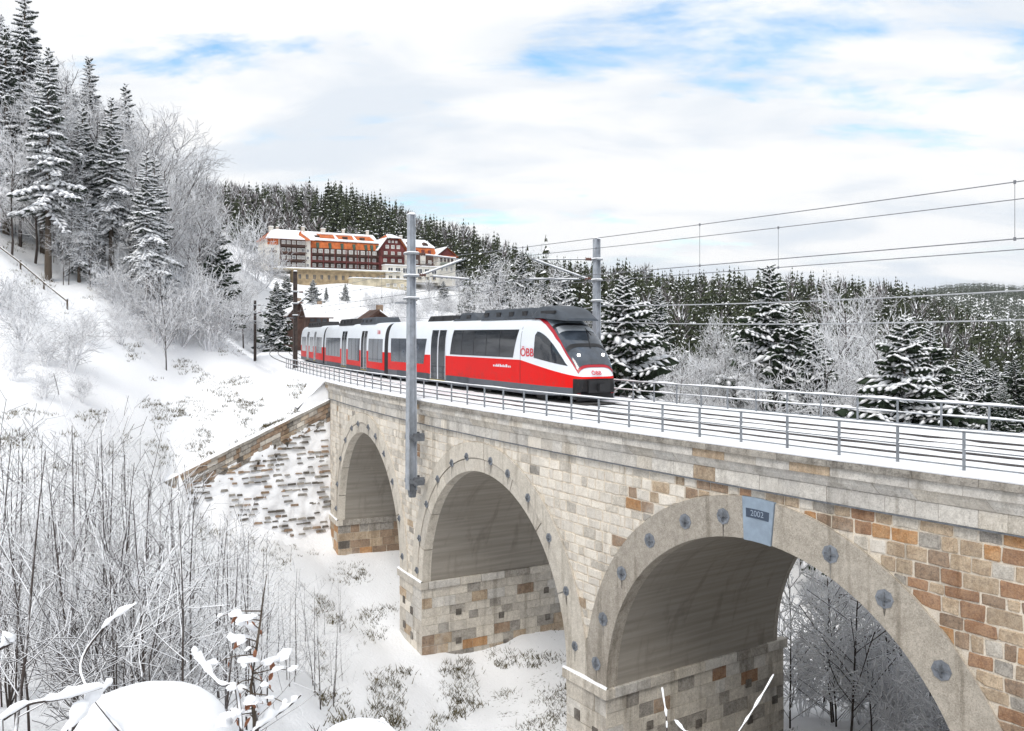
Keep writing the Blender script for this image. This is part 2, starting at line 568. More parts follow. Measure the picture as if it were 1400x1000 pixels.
def ground_mat():
    """snow cover; bare earth and withered grass where the viaduct keeps the snow off and in scattered patches"""
    m, t = newmat('snowy_ground')
    g = t.add('ShaderNodeNewGeometry')
    pos = g.outputs['Position']
    at = t.add('ShaderNodeAttribute', attribute_name='bare')
    n = t.noise(pos, 1.6, 6.0, 0.68)
    n2 = t.noise(pos, 7.0, 5.0, 0.65)
    f = t.m('ADD', t.m('MULTIPLY', at.outputs['Fac'], 1.1), t.m('MULTIPLY', t.m('SUBTRACT', t.m('ADD', t.m('MULTIPLY', n, 0.55), t.m('MULTIPLY', n2, 0.45)), 0.5), 1.9))
    f = t.ramp(f, 0.42, 0.6)
    earth = t.mix(n2, (0.05, 0.045, 0.03), (0.13, 0.11, 0.07))
    c = t.mix(f, (0.905, 0.91, 0.925), earth)
    h = t.m('ADD', n2, t.m('MULTIPLY', n, 0.8))
    return finish(t, m, c, 0.85, h, 0.5, 0.12, spec=0.2)


M['ground'] = ground_mat()


def build_ground():
    rad = [0.0]
    r = 1.2
    while r < 3000:
        rad.append(r)
        r *= 1.0 + (0.021 if r < 160 else 0.03 if r < 800 else 0.06)
    ang = []
    a = -180.0
    while a < 180:
        ang.append(a)
        a += 0.36 if -42 <= a < 42 else 1.2 if abs(a) < 60 else 5.0
    R, A = np.meshgrid(rad[1:], np.radians(ang), indexing='ij')
    X, Y = (R * np.sin(A)).ravel(), (R * np.cos(A)).ravel()
    Z = ground(X, Y)
    rr = np.hypot(X, Y)
    for k in range(len(X)):           # hummocks
        if rr[k] < 220:
            v = Vector((X[k], Y[k], 0))
            Z[k] += (mnoise.noise(v * 0.35) * 0.22 + mnoise.noise(v * 1.1) * 0.11 + mnoise.noise(v * 2.7) * 0.05) * min(1, rr[k] / 12)
        elif rr[k] < 2600:
            v = Vector((X[k], Y[k], 0))
            Z[k] += mnoise.noise(v * 0.012) * min(rr[k] * 0.012, 8)
    # hummocks must not lift the ground into the bed
    n_a = len(ang)
    verts = [(0, 0, gz(0, 0))] + list(zip(X.tolist(), Y.tolist(), Z.tolist()))
    faces = []
    for j in range(n_a):
        faces.append((0, 1 + (j + 1) % n_a, 1 + j))
    for i in range(len(rad) - 2):
        for j in range(n_a):
            j2 = (j + 1) % n_a
            faces.append((1 + i * n_a + j, 1 + i * n_a + j2, 1 + (i + 1) * n_a + j2, 1 + (i + 1) * n_a + j))
    # how bare: beneath and beside the viaduct
    bare = [0.0]
    for x, y, z in verts[1:]:
        d = math.hypot(x - CX, y - CY)
        u = RC - d
        s = (math.atan2(CY - y, CX - x) - TH0) * RC
        b = 0.0
        if -30 < s < 45 and -3 < u < 13:
            b = 1.0 - max(0, max(1.2 - u, u - 10.0)) / 3.0
            b = max(0, b) * (0.22 if s < -7 else 0.32 if s < 3 else 0.95)
        elif -29 < s < 5 and -9 < u < 0:
            b = 0.12
        bare.append(b)
    me = bpy.data.meshes.new('ground')
    me.from_pydata(verts, [], faces)
    me.materials.append(M['ground'])
    at = me.attributes.new('bare', 'FLOAT', 'POINT')
    at.data.foreach_set('value', bare)
    me.polygons.foreach_set('use_smooth', [True] * len(me.polygons))
    me.update()
    o = link('ground', me)
    tag(o, 'snow covered slopes falling into the valley under the viaduct', kind='structure')


build_ground()

# ------------------------------------------------------------------ viaduct
ARCH = [(-21.4, 7.15, 8.42), (-3.8, 7.02, 8.42), (12.93, 7.1, 8.42)]     # centre s, inner and outer radius
ZSP = -10.0
UF = 0.42                 # wall face behind the coping edge
UB = 10.1                 # far face of the vaults
PIERS = [(-14.2, -10.85), (3.25, 5.8), (20.05, 22.9)]
S_END = -31.6
via = thing('viaduct', 'long curved stone railway viaduct with round concrete arches across the snowy valley', 'viaduct', P(-3.8, 5, ZSP))
vinv = Matrix.Translation(-Vector(via.location))


def vpart(mb, name, mats, parent=None, smooth=False):
    L = via.location
    if parent is None:
        mb.v = [(p[0] - L.x, p[1] - L.y, p[2] - L.z) for p in mb.v]
        return mb.build(name, mats, via, smooth)
    o = mb.build(name, mats, parent, smooth)
    return o


def zext(s):
    """top of the arch rings above s, or the springing line"""
    z = ZSP
    for c, ri, re in ARCH:
        d = abs(s - c)
        if d < re:
            z = max(z, ZSP + math.sqrt(re * re - d * d))
    return z


def zint(s):
    for c, ri, re in ARCH:
        d = abs(s - c)
        if d < ri:
            return ZSP + math.sqrt(ri * ri - d * d)
    return None


ZCO = -1.27               # underside of the frieze
# mortar body: front and back faces with the arch openings
mb = MB()
S_R = 34.0
ss = [S_END + 0.22 * k for k in range(int((S_R - S_END) / 0.22) + 1)]
for uu, flip in ((UF + 0.03, False), (UB, True)):
    for a, b in zip(ss[:-1], ss[1:]):
        za, zb = zext(a), zext(b)
        if a > 21.5:
            za = zb = -18.0
        q = [P(a, uu, za), P(b, uu, zb), P(b, uu, ZCO), P(a, uu, ZCO)]
        mb.poly(q[::-1] if flip else q)
# top slab under the cornice and the end faces
for a, b in zip(ss[:-1], ss[1:]):
    mb.quad(P(a, UF + .03, ZCO), P(b, UF + .03, ZCO), P(b, UB, ZCO), P(a, UB, ZCO))
mb.quad(P(S_END, UF + .03, -14), P(S_END, UF + .03, ZCO), P(S_END, UB, ZCO), P(S_END, UB, -14))
vpart(mb, 'mortar_body', M['mortar'])

# face stones
rs = random.Random(11)


def pick_stone(s, z):
    """bleached on the far bays, warmer and darker near the right end"""
    k = min(max((s - 4.5) / 11.5, 0), 1) ** 1.3
    w = {'white': 8.0 * (1 - k) ** 1.2 + 0.12, 'pale': 2.2 * (1 - k) + 0.8, 'grey': 0.28 + 1.0 * k, 'tan': 0.12 + 2.4 * k, 'brown': 0.05 + 2.4 * k,
         'orange': 0.05 + 1.1 * k, 'red': 0.01 + 1.6 * k}
    r = rs.random() * sum(w.values())
    for n_, v_ in w.items():
        r -= v_
        if r <= 0:
            return n_
    return 'pale'


def stone_poly(s0, s1, z0, z1, g=0.024):
    """outline of a stone cut to the ring below it, or None"""
    s0 += g
    s1 -= g
    z0 += g
    z1 -= g
    n = 4
    bot = []
    hit = False
    for k in range(n):
        s = s0 + (s1 - s0) * k / (n - 1)
        ze = zext(s) + 0.03
        if s > 21.5:
            ze = -30
        if ze > z0:
            hit = True
        bot.append((s, min(max(z0, ze), z1)))
    if sum(z1 - b[1] for b in bot) / n < 0.3 * (z1 - z0):
        return None
    j = lambda: rs.uniform(-0.018, 0.018)
    c = lambda: rs.uniform(.008, .04)
    top = [(s1 + j(), z1 - c()), (s1 - c(), z1 + j()), ((s0 + s1) / 2, z1 + j()), (s0 + c(), z1 + j()), (s0 + j(), z1 - c())]
    if not hit:
        bot = [(s0 + j(), z0 + c()), (s0 + c(), z0 + j()), ((s0 + s1) / 2, z0 + j()), (s1 - c(), z0 + j()), (s1 + j(), z0 + c())]
    return bot + top


def stone_mesh(mb, poly, fwd, u0, depth, bev=0.03, m=0):
    """a stone standing proud of the bed: outline (a, z) -> P via fwd(a, u, z)"""
    ca = sum(p[0] for p in poly) / len(poly)
    cz = sum(p[1] for p in poly) / len(poly)
    base = [fwd(a, u0, z) for a, z in poly]
    mid = [fwd(a, u0 - depth * 0.6, z) for a, z in poly]
    front = []
    for a, z in poly:
        da, dz = ca - a, cz - z
        L = math.hypot(da, dz) + 1e-6
        front.append(fwd(a + da / L * bev, u0 - depth + rs.uniform(-0.008, 0.012), z + dz / L * bev))
    n = len(poly)
    i = len(mb.v)
    mb.v += base + mid + front
    for k in range(n):
        k2 = (k + 1) % n
        mb.f += [(i + k, i + k2, i + n + k2, i + n + k), (i + n + k, i + n + k2, i + 2 * n + k2, i + 2 * n + k)]
        mb.mi += [m, m]
    mb.f.append(tuple(i + 2 * n + k for k in range(n)))
    mb.mi.append(m)


stones = []
z = ZCO - 0.01
while z > -17.5:
    hgt = rs.uniform(0.27, 0.46)
    s = S_END + rs.uniform(0, 0.3)
    s_max = 26.0
    while s < s_max:
        w = rs.uniform(0.42, 0.92) * (1.0 if rs.random() < 0.8 else 0.6)
        zz0, zz1 = z - hgt, z
        if s > 21 or zz1 > ZSP + 0.15:
            sc = s + w / 2
            if sc > 21 or zext(sc) < zz1:
                pl = stone_poly(s, s + w, zz0 if s > 21 else max(zz0, ZSP + 0.02), zz1)
                if pl:
                    stones.append((sc, (zz0 + zz1) / 2, pl))
        s += w
    z -= hgt
# largest in the picture = nearest
stones.sort(key=lambda q: P(q[0], UF)[1] * (1.0 if abs(P(q[0], UF)[0] / P(q[0], UF)[1]) < 0.62 else 3.0))
rest = MB()
mnames = list(STONES)
for k, (sc, zc, pl) in enumerate(stones):
    kind = pick_stone(sc, zc)
    dep = rs.uniform(0.02, 0.05)
    if k < 300:
        o_ = Vector(P(sc, UF, zc))
        mb = MB()
        stone_mesh(mb, pl, lambda a, u, z_: tuple(Vector(P(a, u, z_)) - o_), UF + 0.035, dep)
        ob = mb.build('facing_stone', STONES[kind], via)
        ob.location = o_ - Vector(via.location)
    else:
        stone_mesh(rest, pl, P, UF + 0.035, dep, m=mnames.index(kind))
o = vpart(rest, 'facing_stones_beyond', [STONES[q] for q in mnames])
o['kind'] = 'stuff'


def rp(c, r, a, u):
    """point on a ring: centre s c, radius r, angle a from the +s side"""
    return P(c + r * math.cos(a), u, ZSP + r * math.sin(a))


def ring_seg(mb, c, r0, r1, a0, a1, u0, u1, n, m=0):
    A = [a0 + (a1 - a0) * k / n for k in range(n + 1)]
    mb.grid([[rp(c, r0, a, u0) for a in A], [rp(c, r1, a, u0) for a in A]][::-1], m)
    mb.grid([[rp(c, r1, a, u0) for a in A], [rp(c, r1, a, u1) for a in A]][::-1], m)
    mb.grid([[rp(c, r0, a, u0) for a in A], [rp(c, r0, a, u1) for a in A]], m)
    for a in (a0, a1):
        q = [rp(c, r0, a, u0), rp(c, r1, a, u0), rp(c, r1, a, u1), rp(c, r0, a, u1)]
        mb.poly(q if a == a0 else q[::-1], m)


CROSS = [(7.75, d) for d in (6, 22, 39, 55, 69, 81, 99, 112, 127, 143, 160, 174)]
for ai, (c, ri, re) in enumerate(ARCH):
    if ai < 2:
        # two concentric bands of pale stone with open joints
        g = 0.004
        cr = math.radians(88 if ai else 90)
        rm = ri + 0.62
        for k, (a0, a1) in enumerate(((0.0, cr - g), (cr + g, math.pi))):
            mb = MB()
            ring_seg(mb, c, rm + 0.02, re, a0, a1, UF - 0.05, UF + 0.5, 26)
            vpart(mb, 'outer_ring_band', M['concrete_pale'])
        cuts = [0, 24, 47, 68, 88, 104, 124, 146, 165, 180]
        for d0, d1 in zip(cuts[:-1], cuts[1:]):
            mb = MB()
            ring_seg(mb, c, ri, rm - 0.02, math.radians(d0) + g, math.radians(d1) - g, UF - 0.01, UF + 0.5, 8)
            vpart(mb, 'inner_ring_block', M['concrete_pale'])
    else:
        ks = math.radians(4.4)
        kc = math.radians(88.6)
        for a0, a1 in ((0, kc - ks), (kc + ks, math.pi)):
            mb = MB()
            ring_seg(mb, c, ri, re, a0, a1, UF - 0.05, UF + 0.5, 30)
            vpart(mb, 'arch_ring', M['concrete'])
        mb = MB()
        ring_seg(mb, c, ri - 0.02, re + 0.03, kc - ks + 0.004, kc + ks - 0.004, UF - 0.085, UF + 0.4, 3)
        key = vpart(mb, 'keystone', plain('blue_keystone', (0.27, 0.335, 0.41), 0.7, 0.12, 2.0))
        key['label'] = 'blue painted keystone with dark number plate'
        mb = MB()
        r0, r1 = ri + 0.72, ri + 1.0
        ring_seg(mb, c, r0, r1, kc - ks * 0.72, kc + ks * 0.72, UF - 0.10, UF - 0.08, 2)
        L = via.location
        mb.v = [(p[0] - L.x, p[1] - L.y, p[2] - L.z) for p in mb.v]
        pl = mb.build('number_plate', plain('plate_dark_blue', (0.045, 0.065, 0.10), 0.5, 0.1), key)
        # number on the plate
        cu = bpy.data.curves.new('number', 'FONT')
        cu.body = '2002'
        cu.size = 0.26
        cu.align_x = 'CENTER'
        cu.align_y = 'CENTER'
        cu.extrude = 0.002
        t_ = bpy.data.objects.new('tmp', cu)
        COL.objects.link(t_)
        bpy.context.view_layer.update()
        me = bpy.data.meshes.new_from_object(t_)
        bpy.data.objects.remove(t_)
        me.materials.append(plain('plate_digits', (0.30, 0.36, 0.44), 0.6, 0.05))
        nb = link('plate_number', me, key)
        sa, su = frame(c + 0.2)
        Rm = Matrix((sa, Vector((0, 0, 1)), -su)).transposed()
        nb.matrix_local = Matrix.Translation(Vector(rp(c, (r0 + r1) / 2, kc, UF - 0.106)) - via.location) @ Rm.to_4x4()
    # vault
    A = [math.pi * k / 40 for k in range(41)]
    U = [UF + 0.45] + [UF + 0.45 + (UB - UF - 0.45) * k / 12 for k in range(1, 13)]
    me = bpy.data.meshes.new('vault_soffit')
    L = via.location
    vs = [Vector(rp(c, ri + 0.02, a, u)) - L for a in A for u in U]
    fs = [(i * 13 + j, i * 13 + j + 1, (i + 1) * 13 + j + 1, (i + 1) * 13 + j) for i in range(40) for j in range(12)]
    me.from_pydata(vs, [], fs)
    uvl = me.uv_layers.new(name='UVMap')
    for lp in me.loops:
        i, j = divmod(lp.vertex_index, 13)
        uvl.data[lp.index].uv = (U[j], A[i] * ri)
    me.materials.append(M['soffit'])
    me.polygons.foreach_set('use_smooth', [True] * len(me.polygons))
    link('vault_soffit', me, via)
    # back ring
    mb = MB()
    ring_seg(mb, c, ri, re, 0, math.pi, UB - 0.2, UB + 0.04, 40)
    vpart(mb, 'far_arch_ring', M['concrete'])
    # anchor plates with their crosses
    for r, d in CROSS:
        if ai == 2 and 80 < d < 95:
            continue
        a = math.radians(d + (2 if ai == 1 else 0))
        p = Vector(rp(c, r if ai == 2 else r - 0.02, a, UF - 0.05))
        sa, su = frame(c + r * math.cos(a))
        big = 0.27 if ai == 2 else 0.2
        mb = MB()
        mb.disc(p + su * 0.03, -su, big, 0.055, 8 if ai == 2 else 7)
        o = vpart(mb, 'anchor_plate', M['iron_plate'])
        mb = MB()
        up = Vector((0, 0, 1))
        for e, f_ in ((sa, up), (up, sa)):
            q = p - su * 0.045
            mb.hexa([q - e * big * .75 - f_ * .03 + su * .02, q + e * big * .75 - f_ * .03 + su * .02, q + e * big * .75 + f_ * .03 + su * .02, q - e * big * .75 + f_ * .03 + su * .02,
                     q - e * big * .5 - f_ * .02 - su * .03, q + e * big * .5 - f_ * .02 - su * .03, q + e * big * .5 + f_ * .02 - su * .03, q - e * big * .5 + f_ * .02 - su * .03])
        mb.disc(q, -su, 0.055, 0.075, 6)
        mb.v = [tuple(Vector(v) - L) for v in mb.v]
        mb.build('anchor_cross', M['iron'], o)
        # damp run below the plate
        rl = random.Random(int(d * 7 + ai))
        if rl.random() < .7:
            ln = rl.uniform(.2, .55)
            q0 = p - su * .006 - up * big
            mb = MB()
            wv = rl.uniform(.02, .05)
            mb.poly([tuple(q0 - sa * wv - L), tuple(q0 + sa * wv - L), tuple(q0 + sa * wv * .3 - up * ln - L), tuple(q0 - sa * wv * .4 - up * ln * .9 - L)])
            mb.build('damp_run', STONES['dark'], o)

# cornice: four courses of dressed blocks
COURSES = [(0.0, -0.20, 0.0, 1.0, 1.75, 'ashdark'), (-0.205, -0.475, 0.10, 0.95, 1.7, 'ash'), (-0.48, -0.80, 0.20, 0.9, 1.6, 'ash'), (-0.805, ZCO, UF - 0.085, 0.62, 1.15, 'ash')]
rs = random.Random(5)
for ci, (zt, zb, u0, w0, w1, kind) in enumerate(COURSES):
    s = S_END - 0.2 - rs.uniform(0, 0.5)
    while s < 30:
        w = rs.uniform(w0, w1)
        k = kind
        r = rs.random()
        if kind == 'ash':
            k = 'ash' if r < 0.66 else 'pale' if r < 0.86 else 'white' if r < 0.95 else 'tan'
        elif r < 0.2:
            k = 'grey'
        g = 0.006
        ju = rs.uniform(-0.012, 0.012)
        sk = 0.10 if ci == 2 else 0.0            # the corbel course has raked joints
        ub = u0 + (0.12 if ci == 2 else 0.02 if ci == 0 else 0.0)
        o_ = Vector(P(s + w / 2, u0, (zt + zb) / 2))
        mb = MB()
        c1 = lambda a, u, z_: tuple(Vector(P(a, u, z_)) - o_)
        a0, a1 = s + g, s + w - g
        nn = 3
        rows = []
        for kk in range(nn):
            f_ = kk / (nn - 1)
            at, ab = a0 - sk + (a1 - a0) * f_, a0 + sk + (a1 - a0) * f_
            rows.append([c1(ab, UF + 0.3, zb + .003), c1(ab, ub + ju, zb + .003), c1((ab + at) / 2, (ub + u0) / 2 + ju - (0.03 if ci == 2 else 0), (zb + zt) / 2),
                         c1(at, u0 + ju + 0.012, zt - .015), c1(at, u0 + ju + 0.03, zt - .003), c1(at, UF + 0.3, zt - .003)])
        mb.grid(rows)
        mb.poly(rows[0])
        mb.poly(rows[-1][::-1])
        ob = mb.build(('coping_stone', 'cornice_block', 'corbel_block', 'frieze_block')[ci], STONES[k], via)
        ob.location = o_ - Vector(via.location)
        s += w
# drip ledge below the frieze
mb = MB()
rows = []
for k in range(int((30 - S_END) / 0.5) + 1):
    s = S_END + 0.5 * k
    rows.append([P(s, UF + .1, ZCO - 0.045), P(s, UF - 0.13, ZCO - 0.04), P(s, UF - 0.13, ZCO - .002), P(s, UF + .1, ZCO - .002)])
mb.grid(rows)
vpart(mb, 'drip_ledge', M['iron'])
# far cornice and deck slab edge
mb = MB()
rows = []
for k in range(int((32 - S_END) / 0.8) + 1):
    s = S_END + 0.8 * k
    rows.append([P(s, UB - .1, ZCO), P(s, UB + .1, ZCO), P(s, UB + .35, -.3), P(s, UB + .35, 0), P(s, UB - .4, 0)])
mb.grid(rows)
vpart(mb, 'far_cornice', STONES['ash'])

# piers: core, impost, ashlar on the sides in view
rs = random.Random(21)


def ashlar(a_rng, z_rng, fwd, kinds, name, h=(0.42, 0.6), w=(0.55, 1.15), zlow=None):
    z = z_rng[1]
    while z > z_rng[0]:
        hh = rs.uniform(*h)
        a = a_rng[0]
        while a < a_rng[1] - 0.02:
            ww = rs.uniform(*w)
            if a_rng[1] - (a + ww) < 0.3:
                ww = a_rng[1] - a
            if zlow is None or z > zlow(a + ww / 2):
                g = 0.012
                poly = [(a + g, z - hh + g), (a + ww - g, z - hh + g), (a + ww - g, z - g), (a + g, z - g)]
                poly = [(q + rs.uniform(-.008, .008), r_ + rs.uniform(-.008, .008)) for q, r_ in poly]
                ca, cz = a + ww / 2, z - hh / 2
                o_ = Vector(fwd(ca, 0, cz))
                mb = MB()
                stone_mesh(mb, poly, lambda A_, u_, z_: tuple(Vector(fwd(A_, u_, z_)) - o_), 0.0, rs.uniform(0.012, 0.04), 0.012)
                wts = kinds(ca, cz)
                r = rs.random() * sum(wts.values())
                kd = 'pale'
                for n_, v_ in wts.items():
                    r -= v_
                    if r <= 0:
                        kd = n_
                        break
                ob = mb.build(name, STONES[kd], via)
                ob.location = o_ - Vector(via.location)
            a += ww
        z -= hh


ZI0, ZI1 = -10.38, -9.98
for pi_, (s0, s1) in enumerate([(-33.0, -28.55)] + PIERS):
    uf, ub = UF - 0.02, UB + 0.5
    zbot = -18.5
    mb = MB()
    mb.hexa([P(s0, uf, zbot), P(s1, uf, zbot), P(s1, ub, zbot), P(s0, ub, zbot), P(s0, uf, ZI0), P(s1, uf, ZI0), P(s1, ub, ZI0), P(s0, ub, ZI0)])
    mb.hexa([P(s0 + .02, uf + .06, ZI0), P(s1 - .02, uf + .06, ZI0), P(s1 - .02, UB, ZI0), P(s0 + .02, UB, ZI0),
             P(s0 + .02, uf + .06, ZSP + .02), P(s1 - .02, uf + .06, ZSP + .02), P(s1 - .02, UB, ZSP + .02), P(s0 + .02, UB, ZSP + .02)])
    vpart(mb, 'pier_core', M['mortar'] if pi_ == 0 else STONES['pale'])
    # impost: front run, right run and left run of slabs
    ov = 0.15

    def slab(sa_, sb_, ua_, ub_, name='impost_slab', kd='pale', z0=ZI0, z1=ZI1):
        m_ = MB()
        e = 0.012
        m_.hexa([P(sa_ + e, ua_ + e, z0), P(sb_ - e, ua_ + e, z0), P(sb_ - e, ub_ - e, z0), P(sa_ + e, ub_ - e, z0),
                 P(sa_ + e, ua_ + e, z1), P(sb_ - e, ua_ + e, z1), P(sb_ - e, ub_ - e, z1), P(sa_ + e, ub_ - e, z1)])
        o_ = vpart(m_, name, STONES[kd])
        bv = o_.modifiers.new('bevel', 'BEVEL')
        bv.width = 0.02
        bv.segments = 1
        return o_
    cuts = [s0 - ov, (s0 + s1) / 2, s1 + ov]
    for a, b in zip(cuts[:-1], cuts[1:]):
        slab(a, b, uf - ov, uf + 0.35)
    q = uf + 0.35
    while q < ub:
        q2 = min(q + rs.uniform(1.2, 2.0), ub + ov)
        if ub + ov - q2 < 0.5:
            q2 = ub + ov
        slab(s1 - 0.25, s1 + ov, q, q2, kd=rs.choice(['pale', 'ash', 'pale', 'grey']))
        slab(s0 - ov, s0 + 0.25, q, q2)
        q = q2
    # snow lying on the front ledge
    m_ = MB()
    rows = []
    for k in range(9):
        f_ = k / 8
        s = s0 - ov * .9 + (s1 - s0 + 1.8 * ov) * f_
        hh = 0.05 + 0.05 * rs.random()
        rows.append([P(s, uf - ov * .9, ZI1 + .002), P(s, uf - ov * .55, ZI1 + hh), P(s, uf - .05, ZI1 + hh * 1.2), P(s, uf + .06, ZI1 + .002)])
    m_.grid(rows)
    vpart(m_, 'ledge_snow', M['snow'], smooth=True)
    # ashlar
    if pi_ == 0:
        kin = lambda a, z_: {'orange': 1.0, 'brown': 1.2, 'red': 0.6, 'tan': .8, 'dark': .5} if z_ < -11.2 else {'grey': 1, 'pale': .6, 'brown': .4}
    elif pi_ == 1:
        kin = lambda a, z_: {'grey': .35, 'pale': 3.2, 'ash': .9, 'brown': .06, 'tan': .15} if z_ > -13.2 else {'grey': .6, 'brown': .8, 'orange': .25, 'pale': 1.2, 'tan': .8}
    else:
        kin = lambda a, z_: {'grey': .6, 'pale': 3.0, 'brown': .12, 'red': .08, 'ash': .7}
    gl = lambda sx: (lambda a: gz(*P(sx, a)[:2]) - 0.3)
    ashlar((uf, ub), (-16.5, ZI0 - .01), lambda a, u, z_, sx=s1: P(sx - u, a, z_), kin, 'pier_block', zlow=gl(s1))
    kf = lambda a, z_: {'white': 1.2, 'pale': 2, 'ash': 1, 'tan': .2} if pi_ else {'orange': 1, 'tan': 1, 'pale': 1, 'brown': .6}
    ashlar((s0, s1), (-16.5, ZI0 - .01), lambda a, u, z_, ux=uf: P(a, ux + u, z_), kf, 'pier_block', h=(.5, .75), w=(.7, 1.3), zlow=lambda a: gz(*P(a, uf - .3)[:2]) - 0.4)
    # square anchor recess plates
    if pi_:
        for a, z_ in [(2.2, -11.9), (4.9, -12.5), (2.2, -13.5), (7.9, -11.5), (8.0, -13.1), (5.2, -14.1), (9.6, -12.6)]:
            m_ = MB()
            m_.hexa([P(s1 + .055, uf + a - .17, z_ - .17), P(s1 + .055, uf + a + .17, z_ - .17), P(s1 - .05, uf + a + .17, z_ - .17), P(s1 - .05, uf + a - .17, z_ - .17),
                     P(s1 + .055, uf + a - .17, z_ + .17), P(s1 + .055, uf + a + .17, z_ + .17), P(s1 - .05, uf + a + .17, z_ + .17), P(s1 - .05, uf + a - .17, z_ + .17)])
            vpart(m_, 'square_anchor_plate', STONES['dark'])
        for a, z_ in [(.75, -11.6), (1.9, -11.9), (.8, -13.0), (1.95, -13.3)]:
            m_ = MB()
            b_ = s0 + a
            m_.hexa([P(b_ - .17, uf - .055, z_ - .2), P(b_ + .17, uf - .055, z_ - .2), P(b_ + .17, uf + .05, z_ - .2), P(b_ - .17, uf + .05, z_ - .2),
                     P(b_ - .17, uf - .055, z_ + .2), P(b_ + .17, uf - .055, z_ + .2), P(b_ + .17, uf + .05, z_ + .2), P(b_ - .17, uf + .05, z_ + .2)])
            vpart(m_, 'square_anchor_plate', STONES['dark'])

# brown quoin pillar at the far end of the viaduct
z = -1.0
k = 0
while z > -12.8:
    h_ = rs.uniform(0.38, 0.55)
    m_ = MB()
    w_ = 1.25 if k % 2 else 1.0
    g = .012
    a0, a1, u0, u1 = S_END - w_, S_END - .03, 0.62, 1.5
    m_.hexa([P(a0 + g, u0, z - h_ + g), P(a1, u0 + rs.uniform(-.03, .03), z - h_ + g), P(a1, u1, z - h_ + g), P(a0 + g, u1, z - h_ + g),
             P(a0 + g, u0, z - g), P(a1, u0 + rs.uniform(-.03, .03), z - g), P(a1, u1, z - g), P(a0 + g, u1, z - g)])
    vpart(m_, 'quoin_stone', STONES[rs.choice(['brown', 'brown', 'orange', 'red', 'dark'])])
    z -= h_
    k += 1

# ------------------------------------------------------------------ wing wall and stone pitching
wing = thing('wing_wall', 'sloping brown stone wing wall running down from the end of the viaduct', 'wall', P(S_END, 0, -3))
WL = Vector(wing.location)
rs = random.Random(3)


def wpt(f, d, z_):
    p = WA + wd * f + wn * d
    return (p.x - WL.x, p.y - WL.y, p.z + z_ - WL.z)


def hexw(f0, f1, d0, d1, z0, z1):
    return [wpt(f0, d1, z0), wpt(f1, d1, z0), wpt(f1, d0, z0), wpt(f0, d0, z0), wpt(f0, d1, z1), wpt(f1, d1, z1), wpt(f1, d0, z1), wpt(f0, d0, z1)]


mb = MB()
mb.hexa(hexw(0, 1, -.45, .3, -2.4, -.02))
mb.build('wall_core', STONES['dark'], wing)
LW = wd.length
f = 0.0
while f < 1:
    f1 = min(f + rs.uniform(1.0, 1.5) / LW, 1.0)
    mb = MB()
    mb.hexa(hexw(f + .0008, f1 - .0008, -.5, .42 + rs.uniform(-.02, .02), 0, .2 + rs.uniform(-.015, .015)))
    mb.build('coping_slab', STONES[rs.choice(['ashdark', 'brown', 'ashdark', 'grey'])], wing)
    f = f1
for row in range(4):
    f = -rs.uniform(0, .02)
    while f < 1:
        f1 = min(f + rs.uniform(.35, .8) / LW, 1.0)
        if f1 > 0.005:
            mb = MB()
            z0, z1 = -.02 - .36 * (row + 1), -.02 - .36 * row
            mb.hexa(hexw(max(f, 0) + .0008, f1 - .0008, .2, .36 + rs.uniform(-.03, .03), z0 + .02, z1 - .02))
            mb.build('wall_stone', STONES[rs.choice(['brown', 'tan', 'grey', 'grey', 'grey', 'pale', 'brown', 'dark'])], wing)
        f = f1
mb = MB()
rows = []
for k in range(41):
    f = k / 40
    h_ = .08 + .06 * rs.random()
    rows.append([wpt(f, -.55, .2), wpt(f, -.4, .2 + h_), wpt(f, .12 + .1 * rs.random(), .2 + h_ * .9), wpt(f, .3 + .06 * rs.random(), .203)])
mb.grid(rows)
mb.build('coping_snow', M['snow'], wing, True)

# pitched stone slope below the wing wall: rough stones through snow
rev = thing('stone_pitching', 'snow filled slope of rough pitched stones between wing wall and viaduct', 'stone slope', W(350, 690, 62))
RL = Vector(rev.location)
def rvp(a, b, d=0.0):
    p = RA + (RB - RA) * a + (RCc - RA) * b
    nrm = (RB - RA).cross(RCc - RA).normalized()
    if nrm.y > 0:
        nrm = -nrm
    return p + nrm * d


